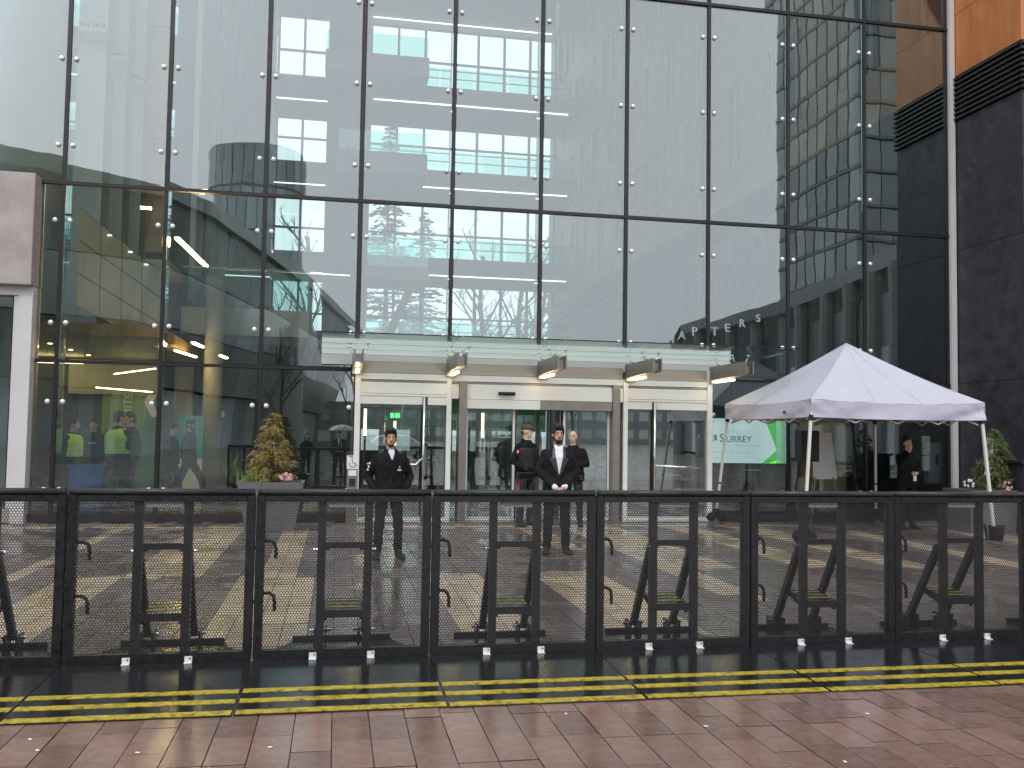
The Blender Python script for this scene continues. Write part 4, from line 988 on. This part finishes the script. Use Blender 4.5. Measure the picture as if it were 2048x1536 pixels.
def person(label, loc, rz, h, skin, pose, jacket='cloth_black', trousers='cloth_trouser', hair='short', hairm='hair', beard=False, headyaw=0, group=None,
           vox=.013, stride=0, build=1.0, hands=False, hem=.84, shirt=None, stance=.105):
    s = h/1.76; arms = POSES[pose] if isinstance(pose, str) else pose
    legs = []
    for sg in (-1, 1):
        st_ = stride*sg
        hip = (sg*.09, 0, .93); knee = (sg*(stance+.0), -.015 - st_*.22 - abs(stride)*.04, .50); ank = (sg*(stance+.015), .02 - st_*.36 + (.12 if sg < 0 and stride else 0), .09 + (.10 if sg < 0 and stride else 0))
        toe = (ank[0]+sg*.03, ank[1]-.15, .04 if not (sg < 0 and stride) else .05); legs.append((hip, knee, ank, toe))
    # continuous body
    mb = MB()
    mb.loft([(0,0,z,rx*build*.90,ry*build*.88) for z, rx, ry in TOR] , 16); mb.cap((0,.012,1.44), .056, (0,-.012,1.60), .054)
    for hip, knee, ank, toe in legs: mb.cap(hip, .078, knee, .054); mb.cap(knee, .052, ank, .036); mb.cap(ank, .032, (toe[0], toe[1]+.05, toe[2]), .018)
    for i, (el, wr) in enumerate(arms):
        sh = ((-1, 1)[i]*.168*build, .005, 1.375); mb.cap(sh, .055, el, .042); mb.cap(el, .041, wr, .026)
    HM = Matrix.Rotation(headyaw, 3, 'Z'); hc = Vector((0, -.018, 1.645))
    def H(v): return hc + HM @ Vector(v)
    mb.ball(H((0,.012,.02)), (.074,.094,.098), 16, 12, HM); mb.ball(H((0,-.026,-.048)), (.056,.062,.066), 14, 10, HM); mb.ball(H((0,-.045,-.082)), (.034,.032,.03), 10, 8, HM)
    mb.cap(H((0,-.082,.012)), .011, H((0,-.101,-.022)), .0155, 8)
    for sg in (-1, 1): mb.ball(H((sg*.077,.012,-.008)), (.012,.02,.032), 8, 6, HM)
    body = remesh(mb, 'person', skin, None, .0095, 2, loc)
    tag(body, label, 'person', group); body.rotation_euler.z = rz; body.scale = (s, s, s)
    # face details
    for sg in (-1, 1):
        MB().ball(H((sg*.031,-.078,.014)), (.0115,.008,.0048), 8, 6, HM).build('eye', 'eye_white', body, True)
        MB().ball(H((sg*.031,-.0835,.014)), (.0058,.004,.0050), 8, 6, HM).build('iris', 'hair', body, True)
        MB().cap(H((sg*.014,-.088,.034)), .0048, H((sg*.05,-.072,.036)), .0035, 6).build('eyebrow', hairm, body, True)
    MB().ball(H((0,-.083,-.052)), (.023,.009,.0075), 10, 6, HM).build('lips', 'lip', body, True)
    if hair == 'short':
        hb = MB().ball(H((0,.026,.062)), (.082,.100,.078), 14, 10, HM).ball(H((0,-.045,.098)), (.062,.045,.036), 12, 8, HM).ball(H((0,.07,.0)), (.07,.05,.075), 12, 8, HM)
        for sg in (-1, 1): hb.ball(H((sg*.064,-.012,.05)), (.018,.045,.042), 8, 6, HM)
        remesh(hb, 'hair', hairm, body, .009, 3)
    elif hair == 'full':
        hb = MB().ball(H((0,.03,.068)), (.088,.105,.085), 14, 10, HM).ball(H((0,-.05,.112)), (.072,.052,.048), 12, 8, HM).ball(H((-.03,-.02,.135)), (.05,.06,.03), 10, 8, HM).ball(H((0,.07,.0)), (.074,.05,.085), 12, 8, HM)
        for sg in (-1, 1): hb.ball(H((sg*.068,-.02,.05)), (.018,.045,.055), 8, 6, HM)
        remesh(hb, 'hair', hairm, body, .009, 2)
    elif hair == 'cap':
        hb = MB().ball(H((0,.012,.062)), (.084,.104,.074), 16, 10, HM); remesh(hb, 'cap', 'cap_brown', body, .008, 2)
        br = MB().ball(H((0,-.115,.052)), (.07,.07,.010), 14, 6, HM); br.build('cap_peak', 'cap_brown', body, True)
        MB().ball(H((0,.065,-.005)), (.066,.045,.055), 12, 8, HM).build('hair', hairm, body, True)
        MB().ball(H((.0,-.088,.09)), (.018,.008,.018), 8, 6, HM).build('badge', 'plate_yellow', body, True)
    elif hair == 'bald':
        MB().ball(H((0,.032,.0)), (.0765,.082,.062), 14, 8, HM).build('hair', hairm, body, True)
    elif hair == 'long':
        hb = MB().ball(H((0,.03,.05)), (.088,.10,.09), 14, 10, HM).cap(H((-.06,.05,.0)), .05, H((-.08,.06,-.26)), .05).cap(H((.06,.05,.0)), .05, H((.075,.06,-.24)), .04).cap(H((0,.06,.0)), .07, H((0,.075,-.24)), .07)
        hb.ball(H((0,-.05,.095)), (.058,.035,.03), 10, 8, HM); remesh(hb, 'hair', hairm, body, .010, 3)
    if beard:
        bd = MB().ball(H((0,-.042,-.088 if beard == 1 else -.096)), (.052,.05,.042) if beard == 1 else (.040,.044,.026), 12, 8, HM)
        for sg in (-1, 1): bd.cap(H((sg*.066,-.012,-.02)), .012, H((sg*.045,-.046,-.078)), .019 if beard == 1 else .012)
        bd.cap(H((-.022,-.09,-.036)), .007, H((.022,-.09,-.036)), .007); remesh(bd, 'beard', hairm, body, .008, 1)
    # clothes
    j = MB(); j.loft([(0,0,max(z, hem),rx*build+.012,ry*build+.012) for z, rx, ry in TOR if z >= hem-.12], 20)
    for i, (el, wr) in enumerate(arms):
        sg = (-1, 1)[i]; sh = (sg*.165*build, .005, 1.372); w2 = Vector(el).lerp(Vector(wr), .93)
        j.cap(sh, .070, el, .062); j.cap(el, .062, w2, .045)
    remesh(j, 'jacket', jacket, body, vox, 4, folds=.026)
    if shirt is None:
        MB().tube([(.066*math.cos(a), .006+.066*math.sin(a), 1.492+.01*math.sin(a)) for a in [R(q) for q in range(-60, 241, 20)]], .017, 8).build('collar', jacket, body, True)
    tr = MB(); tr.loft([(0,0,.80,.165*build,.115*build),(0,0,.90,.175*build,.125*build),(0,0,1.0,.168*build,.118*build)], 16)
    for hip, knee, ank, toe in legs:
        tr.cap((hip[0], hip[1], hip[2]-.04), .094, knee, .070); tr.cap(knee, .070, (ank[0], ank[1], ank[2]+.0), .056)
    remesh(tr, 'trousers', trousers, body, vox, 3, folds=.030)
    for hip, knee, ank, toe in legs:
        d = Vector((toe[0]-ank[0], toe[1]-ank[1], 0)); sm = MB()
        a = Vector(ank); sm.ball((a.x, a.y+.0, ank[2]-.02), (.05,.066,.085), 12, 8).ball((toe[0]-.0, toe[1]+.03, max(.035, toe[2]-.005)), (.05,.088,.042), 12, 8).ball(((a.x+toe[0])/2, (a.y+toe[1])/2+.02, max(.04, ank[2]-.045)), (.048,.095,.06), 12, 8)
        sm.box((toe[0]-.042, toe[1]-.03, .0 if not stride else ank[2]-.09), (toe[0]+.042, a.y+.05, .022 if not stride else ank[2]-.068)); remesh(sm, 'shoe', 'shoe', body, .011, 2)
    return body
def vest(b, build=1.0, front=True):
    v = MB(); v.loft([(0,0,z,tor(z)[0]*build+.028,tor(z)[1]*build+.030) for z in (1.02, 1.12, 1.22, 1.32, 1.40, 1.44)], 20); v.loft([(0,0,1.43,.15*build,.11),(0,0,1.47,.11,.095)], 18)
    vo = remesh(v, 'hi_vis_vest', 'hivis', b, .014, 2)
    for z in (1.08, 1.16):
        rx, ry = tor(z); MB().tube([((rx*build+.032)*math.cos(R(a)), (ry*build+.034)*math.sin(R(a)), z) for a in range(0, 361, 15)], .012, 6, False).build('reflective_band', 'reflective', vo)
    for x in (-.10, .10): decal([(z, x-.018, x+.018) for z in (1.19, 1.28, 1.37)], .036, 2, 1).build('reflective_band', 'reflective', vo)
def ht(px, py, y): return at(px, py, 'y', y).z
# --- security guard in zip jacket
g = person('bearded security guard in black zip jacket with hands in pockets', (5.64, -5.13, 0), R(9), ht(772, 860, -5.13), 'skin_b', 'pockets', 'cloth_black', 'cloth_trouser', 'full', 'hair', .5, R(-4), hands=False, stance=.13, build=1.06)
decal([(1.355,-.006,.006),(1.42,-.030,.030),(1.46,-.044,.044),(1.495,-.042,.042)], .016).build('shirt', 'shirt_lilac', g)
for sg in (-1, 1): decal([(1.33,sg*.012,sg*.05),(1.40,sg*.036,sg*.085),(1.46,sg*.052,sg*.105),(1.50,sg*.05,sg*.085)], .026).build('collar_flap', 'cloth_black', g)
MB().box((-.003, -.152, .87), (.003, -.146, 1.30)).build('zip', 'plastic_black', g)
decal([(1.205,.075,.135),(1.222,.075,.135)], .02).build('name_print', 'white_paint', g); decal([(1.235,.085,.125),(1.240,.085,.125)], .02).build('name_print', 'white_paint', g)
MB().ball((.105,-.148,1.258), (.008,.004,.007), 8, 6).build('badge', 'white_paint', g)
for q, z in enumerate((1.30, 1.255, 1.215)): MB().ball((-.285-.012*q, -.030+.0*q, z), (.014,.03,.017), 8, 6).build('sleeve_print', 'reflective', g, True)
# --- man in tuxedo jacket
m_ = person('bearded man in black tuxedo jacket and white shirt with hands clasped', (8.02, -4.84, 0), R(-4), ht(1110, 853, -4.84), 'skin_b', 'clasp', 'cloth_suit', 'cloth_suit', 'full', 'hair', True, R(6), hands=True, shirt=1, stance=.12, hem=.80, build=1.04)
decal([(1.11,-.004,.004),(1.22,-.028,.028),(1.34,-.052,.052),(1.43,-.058,.058),(1.49,-.05,.05)], .017).build('shirt', 'cloth_shirt', m_)
for sg in (-1, 1):
    decal([(1.09,sg*.002,sg*.014),(1.22,sg*.024,sg*.085),(1.315,sg*.046,sg*.135),(1.33,sg*.048,sg*.095),(1.40,sg*.056,sg*.092),(1.475,sg*.05,sg*.078)], .022).build('lapel', 'cloth_satin', m_)
    decal([(1.44,sg*.006,sg*.05),(1.475,sg*.02,sg*.062),(1.502,sg*.03,sg*.062)], .026).build('shirt_collar', 'cloth_shirt', m_)
for sg in (-1, 1): MB().cap((sg*.085,-.178,.945), .040, (sg*.062,-.192,.928), .041).build('shirt_cuff', 'cloth_shirt', m_, True)
hand(m_, (-.055,-.20,.925), (.85,-.25,-.45), 'skin_b', (0,-.3,1), .6); hand(m_, (.055,-.225,.925), (-.85,-.25,-.45), 'skin_b', (0,-.3,1), .6)
MB().ball((0,-.155,1.075), (.008,.004,.008), 8, 6).build('button', 'plastic_black', m_)
# --- two officers by the doors
def stripe(b, sg):
    MB().tube([(sg*.178,.0,.92),(sg*.186,.0,.75),(sg*.176,-.01,.5),(sg*.172,.01,.3),(sg*.176,.02,.12)], [.014,.016,.016,.014,.013], 6).build('red_stripe', 'red_cloth', b, True)
def patch(b, sg):
    MB().ball((sg*.252,-.03,1.29), (.012,.035,.045), 10, 6).build('shoulder_patch', 'red_cloth', b, True); MB().ball((sg*.262,-.03,1.29), (.008,.016,.022), 8, 6).build('patch_centre', 'white_paint', b, True)
def belt(b):
    rx, ry = tor(.95); bl = MB().tube([((rx+.02)*math.cos(R(a)), (ry+.02)*math.sin(R(a)), .925) for a in range(0, 361, 15)], .022, 8, False).build('belt', 'plastic_black', b, True)
    MB().cap((-.215,.0,.90), .03, (-.22,.0,.78), .022).build('holster', 'plastic_black', b, True); MB().box((.15, -.15, .86), (.21, -.10, .95)).build('pouch', 'plastic_black', b)
a_ = person('officer in brown peaked cap and dark jacket looking sideways', (8.36, -.98, 0), R(38), ht(1050, 850, -.98), 'skin_c', [((-.28,.07,1.13),(-.19,-.14,1.0)), ((.27,-.02,1.14),(.16,-.18,.99))], 'cloth_black', 'cloth_navy', 'cap', 'hair_brown', False, R(35), stance=.12, build=1.1)
stripe(a_, -1); stripe(a_, 1); patch(a_, -1); belt(a_)
vs_ = MB().loft([(0,0,z,tor(z)[0]*1.1+.024,tor(z)[1]*1.1+.030) for z in (1.0, 1.12, 1.25, 1.36)], 18); remesh(vs_, 'duty_vest', 'plastic_black', a_, .016, 2)
MB().tube([(-.07,.02,1.5),(0,.09,1.49),(.07,.02,1.5)], .03, 8).build('hood', 'cloth_black', a_, True)
b_ = person('bald officer in dark jacket standing behind the tuxedo man', (9.24, -1.0, 0), R(-22), ht(1140, 862, -1.0), 'skin_c', 'crossed', 'cloth_black', 'cloth_navy', 'bald', 'hair', False, R(-6), stance=.13, build=1.14)
stripe(b_, 1); stripe(b_, -1); patch(b_, 1); belt(b_)
# --- woman under the tent
w_ = person('dark haired woman in black coat with one hand raised to her face', (15.58, -1.77, 0), R(2), ht(1790, 874, -1.77), 'skin_c', 'face', 'cloth_suit', 'cloth_trouser', 'long', 'hair', False, R(10), hem=.72, stance=.1, build=.98)
hand(w_, (-.072,-.172,1.47), (.25,-.12,.9), 'skin_c', (1,0,-.2), .5); hand(w_, (.085,-.215,1.08), (-.85,-.3,-.1), 'skin_c', (0,-.3,1), .8)
ph = thing('mobile_phone', 'white phone held low in the left hand of the woman under the tent', 'phone', (15.58, -1.99, .985)); MB().box((-.012, -.006, -.07), (.05, .006, .07)).build('case', 'white_paint', ph)
# --- officers and visitors inside the left lobby
def inside(px, py, y, **k):
    p = at(px, py, 'y', y); return (p.x, y, 0), p.z
l, h_ = inside(148, 838, 2.9); p1_ = person('reddish haired officer at the left of the lobby group', l, R(70), h_, 'skin_c', 'side', 'cloth_black', 'cloth_navy', 'short', 'hair_brown', False, R(15), vox=.018, build=1.12); vest(p1_, 1.12)
l, h_ = inside(188, 838, 4.0); p2_ = person('officer facing the street behind the hi-vis officer', l, R(5), h_, 'skin_c', 'side', 'cloth_black', 'cloth_navy', 'short', 'hair_brown', False, vox=.018, build=1.1)
decal([(1.25,-.07,.07),(1.275,-.07,.07)], .03).build('chest_print', 'white_paint', p2_)
l, h_ = inside(238, 824, 2.2); p3_ = person('officer in yellow-green hi-vis vest with his back to the glass', l, R(150), h_, 'skin_c', 'hold', 'cloth_black', 'cloth_trouser', 'short', 'hair', False, vox=.018, build=1.2); vest(p3_, 1.2)
l, h_ = inside(262, 826, 3.2); p4_ = person('tall dark jacketed officer right of the hi-vis officer', l, R(-50), h_, 'skin_c', 'side', 'cloth_navy', 'cloth_navy', 'short', 'hair_brown', False, R(-20), vox=.018, build=1.2)
l, h_ = inside(345, 850, 4.6); p5_ = person('person in dark clothes walking behind the first mullion', l, R(70), h_, 'skin_c', 'side', 'cloth_black', 'cloth_black', 'short', 'hair', False, vox=.018, stride=.5)
l, h_ = inside(381, 840, 4.2); p6_ = person('bearded man in dark coat striding past the teal poster', l, R(75), h_, 'skin_b', 'side', 'cloth_black', 'cloth_black', 'short', 'hair', True, vox=.018, stride=.9)
# --- people beside the photographer, seen mirrored in the glass
def mirrored(px, py, D):
    p = at(px, py, 'y', D); return (p.x, -D, 0), p.z
l, h_ = mirrored(676, 862, 18.6); r1 = person('man in dark suit and tie under an umbrella, mirrored in the glass', l, R(180), 1.80, 'skin_c', 'brolly', 'cloth_navy', 'cloth_navy', 'short', 'hair_brown', False, vox=.02, shirt=1)
decal([(1.2,-.01,.01),(1.35,-.04,.04),(1.48,-.05,.05)], .02).build('shirt', 'cloth_shirt', r1)
um = thing('umbrella', 'clear umbrella held above the suited man mirrored in the glass', 'umbrella', (l[0]+.1, l[1]+.24, 0))
uc = MB().loft([(0,0,1.82,.55,.55),(0,0,1.94,.42,.42),(0,0,2.02,.22,.22),(0,0,2.05,.02,.02)], 16); uc.f = uc.f[:-2]; uc.build('canopy', 'rail_glass', um, True)
MB().tube([(0,0,1.18),(0,0,2.08)], .009, 6).build('shaft', 'steel', um)
for k in range(8): MB().tube([(0,0,2.05),(.42*math.cos(k*.785),.42*math.sin(k*.785),1.945),(.55*math.cos(k*.785),.55*math.sin(k*.785),1.82)], .006, 5).build('rib', 'steel', um)
l, h_ = mirrored(612, 864, 19.2); r2 = person('woman in dark jacket holding papers, mirrored in the glass', l, R(170), 1.70, 'skin_c', 'hold', 'cloth_black', 'cloth_black', 'long', 'hair_brown', False, vox=.02)
# freeze the remeshed surfaces
bpy.context.view_layer.update(); dg = bpy.context.evaluated_depsgraph_get(); fresh = [(o, bpy.data.meshes.new_from_object(o.evaluated_get(dg))) for o in PENDING]
for o, me in fresh:
    o.modifiers.clear(); old = o.data; o.data = me; bpy.data.meshes.remove(old)
    me.polygons.foreach_set('use_smooth', [True]*len(me.polygons))
# ------------------------------------------------------------------ the far side of the square (seen mirrored in the glass)
def vmir(px, py, D):                            # a point behind the photographer whose mirror image is seen there
    p = at(px, py, 'y', D); return Vector((p.x, -p.y, p.z))
def vmir_h(px, py, z):
    p = at(px, py, 'z', z); return Vector((p.x, -p.y, p.z))
lib = thing('curved_library', 'dark library with leaning walls and sweeping roof across the square, mirrored at left', 'building')
HR = 19.0
edge = [vmir_h(px, py, HR) for px, py in ((-420, 190), (-150, 250), (0, 290), (130, 318), (330, 362), (418, 402), (530, 488), (640, 575), (722, 662))]
back = [e + Vector((-34, -26, 0)) for e in edge]
rf = MB()
n = len(edge); lo = [e + Vector((0, 0, -1.1)) for e in edge]
rf.add(edge + back + lo, [(i, i+1, n+i+1, n+i) for i in range(n-1)] + [(i+1, i, 2*n+i, 2*n+i+1) for i in range(n-1)])
rf.build('roof', 'library_skin', lib)
cc = sum(edge, Vector())/n + Vector((-30, -22, 0))
for i in range(n-1):
    for lv, (t0, t1, z0, z1, m_) in enumerate(((.02, .05, 13.6, 17.9, 'library_skin'), (.05, .08, 9.4, 13.5, 'city_glass'), (.08, .11, 5.0, 9.3, 'library_skin'), (.14, .15, 0, 4.9, 'city_glass'))):
        def pt(e, t, z): q = e.lerp(cc, t); return Vector((q.x, q.y, z))
        K = 5
        for k in range(K):
            a0, a1 = edge[i].lerp(edge[i+1], k/K), edge[i].lerp(edge[i+1], (k+1)/K); g = .01
            A, B = a0.lerp(a1, g), a0.lerp(a1, 1-g)
            q = [pt(A, t1, z0), pt(B, t1, z0), pt(B, t0, z1), pt(A, t0, z1)]; inn_ = Vector((-.3, -.3, 0))
            MB().add(q + [v+inn_ for v in q], [(0,1,2,3), (7,6,5,4), (0,4,5,1), (1,5,6,2), (2,6,7,3), (3,7,4,0)]).build('wall_panel', m_, lib)
cr = [Vector((e.lerp(cc, .17).x, e.lerp(cc, .17).y, 0)) for e in edge]
MB().add(cr + [v+Vector((0,0,17.9)) for v in cr], [(i, i+1, n+i+1, n+i) for i in range(n-1)]).build('inner_wall', 'dark_wall', lib)
# round glass pavilion beyond it
c0 = vmir(520, 330, 95); rg_ = thing('round_glass_block', 'rounded glass block rising behind the library roof in the reflection', 'building', (c0.x, c0.y, 0))
zt_ = vmir(520, 318, 95).z
for k in range(28):
    a0, a1 = R(k*360/28+.6), R((k+1)*360/28-.6)
    for j in range(7):
        z0, z1 = j*zt_/7+.15, (j+1)*zt_/7-.15
        MB().add([(5.6*math.cos(a0),5.6*math.sin(a0),z0),(5.6*math.cos(a1),5.6*math.sin(a1),z0),(5.6*math.cos(a1),5.6*math.sin(a1),z1),(5.6*math.cos(a0),5.6*math.sin(a0),z1)], [(0,1,2,3)]).build('facade_panel', 'city_glass', rg_) if j > 3 else None
MB().tube([(0,0,0),(0,0,zt_)], 5.5, 28).build('core', 'city_frame', rg_)
# tall hotel tower at right
D_ = 62
xa = vmir(1548, 300, D_+18).x; xb = xa + 22
tw = thing('glass_tower', 'tall gridded glass tower across the square, mirrored at right', 'building', (xa, -D_, 0))
wt = xb-xa
MB().box((0, -18, 14), (wt, -.4, 88)).build('core', 'city_frame', tw)
nx, nz = 10, 21
pw = wt/nx; phh = 3.4
mb_w = MB().box((.06, -.38, .35), (pw-.06, -.2, phh-.1)).mesh('window', 'tower_glass'); mb_s = MB().box((0, -.38, 0), (pw, .0, .28)).mesh('spandrel', 'city_frame')
left_w = MB().box((.02, 0, .35), (.2, 1.68, phh-.1)).mesh('window', 'tower_glass')
cnt = 0
for j in range(nz):
    for i in range(nx):
        if i < 5 and j < 18: link('window', mb_w, tw, (i*pw, -.0, 14.2+j*phh)); cnt += 1
        elif j < 12: pass
    MB().box((-.22, -18, 14.2+j*phh), (wt, .02, 14.2+j*phh+.28)).build('floor_band', 'tower_frame', tw)
    for i in range(9): link('window', left_w, tw, (-.2, -18+i*2+.16, 14.2+j*phh)) if j < 20 else None
# low curved pavilion with cantilevered roof and letters, below the tower
pv = thing('low_pavilion', 'low glass pavilion with cantilevered roof and white letters, mirrored above the canopy', 'building')
def v2(px, py, z): return vmir_h(px, py, z)
re = [v2(px, py, 11.5) for px, py in ((1360, 652), (1460, 618), (1575, 588), (1680, 545), (1790, 490), (1900, 430))]
rb_ = [e + Vector((5.0+i*1.2, -16, 0)) for i, e in enumerate(re)]
m6 = len(re)
MB().add(re + rb_ + [e-Vector((0,0,.9)) for e in re] + [e-Vector((0,0,.9)) for e in rb_], [(i, i+1, m6+i+1, m6+i) for i in range(m6-1)] + [(2*m6+i+1, 2*m6+i, 3*m6+i, 3*m6+i+1) for i in range(m6-1)] + [(i+1, i, 2*m6+i, 2*m6+i+1) for i in range(m6-1)]).build('roof', 'city_frame', pv)
for i in range(m6-1):
    for k in range(2):
        e = re[i].lerp(re[i+1], k/2) + Vector((.6, -2.2, 0)); MB().tube([(e.x, e.y, 0), (e.x, e.y, 10.6)], .5, 10).build('column', 'far_concrete', pv)
    for z0, z1 in ((.3, 3.4), (3.7, 6.6)):
        for k in range(6):
            a = re[i].lerp(re[i+1], k/6+.006) + Vector((1.0, -3.4, 0)); b = re[i].lerp(re[i+1], (k+1)/6-.006) + Vector((1.0, -3.4, 0))
            MB().add([(a.x,a.y,z0),(b.x,b.y,z0),(b.x,b.y,z1),(a.x,a.y,z1),(a.x,a.y-.2,z0),(b.x,b.y-.2,z0),(b.x,b.y-.2,z1),(a.x,a.y-.2,z1)], [(0,1,2,3),(7,6,5,4),(0,4,5,1),(1,5,6,2),(2,6,7,3),(3,7,4,0)]).build('window', 'city_glass', pv)
q0 = re[0]+Vector((2.4,-8.2,0)); q1 = re[-1]+Vector((2.4,-8.2,0))
bw = [e+Vector((1.2,-4.2,0)) for e in re]
MB().add([(v.x,v.y,0) for v in bw]+[(v.x,v.y,9.4) for v in bw], [(i,i+1,m6+i+1,m6+i) for i in range(m6-1)]).build('inner_wall', 'city_frame', pv)
for ch, px, py in zip('CHAPTERS', (1313, 1333, 1356, 1384, 1410, 1438, 1467, 1500), (697, 688, 680, 672, 664, 656, 647, 637)):
    p = vmir(px, py, 38); me = text_mesh(ch, .78, .05); me.transform(Matrix.Rotation(R(90), 4, 'X')); me.materials.clear(); me.materials.append(MATS['light_white']); link('letter', me, pv, p)
# backdrop blocks added behind the square to darken the mirrored horizon
for k, (px0, px1, py, D, m_) in enumerate(((720, 900, 800, 150, 'far_concrete'), (905, 1120, 815, 170, 'city_frame'), (1130, 1370, 790, 140, 'far_concrete'), (560, 715, 790, 130, 'city_frame'))):
    a, b = vmir(px0, py, D), vmir(px1, py, D)
    t = thing('distant_block', ['pale distant block mirrored behind the left door', 'dark distant block mirrored behind the sliding doors', 'pale distant block mirrored behind the right door', 'dark distant block mirrored left of the doors'][k], 'building', (a.x, a.y, 0))
    MB().box((0, -12, 0), (b.x-a.x, 0, a.z)).build('wall', m_, t)
    nn = int((b.x-a.x)/2.6)
    for i in range(nn):
        for j in range(max(1, int(a.z/3.2))): MB().box((.5+i*2.6, .01, .9+j*3.2), (2.2+i*2.6, .06, 2.5+j*3.2)).build('window', 'city_glass', t)
# white parked car mirrored in the left door
cp = vmir(790, 900, 36.5)
car = thing('white_car', 'white car parked across the square, mirrored in the left door glass', 'car', (cp.x, cp.y, 0))
prof = [(-2.2,.35),(-2.25,.75),(-2.1,.95),(-1.55,1.05),(-.95,1.45),(.6,1.48),(1.35,1.05),(2.1,.9),(2.25,.6),(2.2,.32)]
cb_ = MB().prism(prof, -.85, .85, 'y').build('body', 'car_paint', car); bv_ = cb_.modifiers.new('edge', 'BEVEL'); bv_.width = .09; bv_.segments = 3
for s in (-1, 1):
    MB().prism([(-1.35,1.06),(-.88,1.38),(-.22,1.40),(-.22,1.06)], s*.845, s*.862, 'y').build('side_window', 'city_glass', car); MB().prism([(-.15,1.06),(-.15,1.40),(.55,1.41),(1.15,1.06)], s*.845, s*.862, 'y').build('side_window', 'city_glass', car)
    for x in (-1.4, 1.4):
        wh = MB().tube([(x,s*.70,.33),(x,s*.88,.33)], .33, 20).build('wheel', 'rubber', car); MB().tube([(x,s*.881,.33),(x,s*.89,.33)], .2, 14).build('rim', 'chrome', wh)
    MB().box((2.1, s*.75-.12, .62), (2.235, s*.75+.12, .76)).build('headlight', 'white_paint', car); MB().box((-2.26, s*.72-.1, .72), (-2.15, s*.72+.1, .86)).build('tail_light', 'red_cloth', car)

# ------------------------------------------------------------------ trees
def bare_tree(name, label, loc, h, seed, group, m='bark_grey', depth=4):
    t = thing(name, label, 'tree', loc, group=group); rg = random.Random(seed); tr = MB(); cr = MB()
    def grow(p, d, L, r, lv, mb):
        pts = [p]; rs = [r]; q = p.copy(); dd = d.copy(); n_ = 4
        for i in range(n_):
            dd = (dd + Vector((rg.gauss(0,.09), rg.gauss(0,.09), .05))).normalized(); q = q + dd*L/n_; pts.append(q.copy()); rs.append(r*(1-.45*(i+1)/n_))
        mb.tube(pts, rs, 5 if lv else 8)
        if lv >= depth: return
        for k in range(rg.choice((3, 4)) if lv else 9):
            u = rg.uniform(.35, 1) if lv else .3+.7*k/9
            j = min(n_-1, int(u*n_)); b = pts[j].lerp(pts[j+1], u*n_-j if j < n_ else 0)
            an = rg.uniform(0, 6.28); o = Vector((math.cos(an), math.sin(an), 0)); nd = (dd*.55 + o*rg.uniform(.5, .8) + Vector((0,0,.3))).normalized()
            grow(b, nd, L*rg.uniform(.36, .55) if lv else h*.30*(1.25-u*.7), max(.012, rs[j]*.55), lv+1, cr)
    grow(Vector((0,0,0)), Vector((0,0,1)), h*.85, h*.014, 0, tr)
    tr.build('trunk', m, t, True); cr.build('crown', m, t)
YT = 58
for k, (px, top, sd_) in enumerate(((600, 390, 1), (625, 470, 2), (985, 425, 3), (1045, 430, 4), (1085, 480, 5), (940, 560, 6), (575, 560, 12))):
    p = at(px, top, 'y', YT + k*1.3)
    bare_tree('bare_tree', ['bare tree behind the left rear windows', 'second bare tree behind the left rear windows', 'bare tree left of centre in the rear windows', 'bare tree in the middle of the rear windows', 'bare tree at the right of the rear windows', 'low bare tree below the rear windows', 'low bare tree at the far left of the rear windows'][k], (p.x, YT+k*1.3, 0), p.z, sd_, 'bare trees behind the building', depth=3)
def conifer(name, label, loc, h, r, seed, group):
    t = thing(name, label, 'tree', loc, group=group); rg = random.Random(seed)
    MB().tube([(0,0,0),(0,0,h*.5),(0,0,h)], [h*.012, h*.007, .02], 8).build('trunk', 'bark', t); mb = MB()
    for k in range(60):
        u = .12+.88*k/60; z = h*u; rad = r*(1-u)**.75*rg.uniform(.6, 1.15)+.2
        for j in range(int(5+5*(1-u))):
            an = rg.uniform(0, 6.28); d = Vector((math.cos(an), math.sin(an), -.12+.3*u)); sd2 = Vector((-d.y, d.x, 0))
            mb.tube([Vector((0,0,z)), Vector((0,0,z))+d*rad], [.05, .01], 4, False)
            for q in range(int(rad*5)+3):
                v = rg.uniform(.15, 1); c = Vector((0,0,z)) + d*rad*v + Vector((0,0,-.3*v*v)) + sd2*rg.uniform(-.5, .5)*(1.15-v)*.9
                a = rg.uniform(.12, .34); e1 = (d*rg.uniform(.6,1)+sd2*rg.uniform(-.8,.8)+Vector((0,0,rg.uniform(-.5,.2)))).normalized(); e2 = e1.cross(Vector((rg.gauss(0,1),rg.gauss(0,1),rg.gauss(0,1)))).normalized()
                mb.add([c-e1*a, c+e2*a*.35, c+e1*a, c-e2*a*.35], [(0,1,2,3)])
    mb.build('crown', 'needle_dark', t)
p = at(780, 238, 'y', 55); conifer('fir_tree', 'tall dark fir rising behind the stair in the rear windows', (p.x, 55, 0), p.z, 4.6, 3, 'firs behind the building')
p = at(850, 420, 'y', 63); conifer('fir_tree', 'shorter dark fir right of the tall fir in the rear windows', (p.x, 63, 0), p.z, 4.2, 5, 'firs behind the building')
for k, (px, top, D, sd_) in enumerate(((560, 640, 44, 21), (690, 640, 47, 23), (1150, 700, 55, 25))):
    p = vmir(px, top, D); bare_tree('bare_tree', ['bare street tree mirrored beside the yellow spruce', 'bare street tree mirrored left of the entrance canopy', 'bare street tree mirrored in the entrance doors'][k], (p.x, p.y, 0), p.z, sd_, 'bare trees across the square', depth=3)
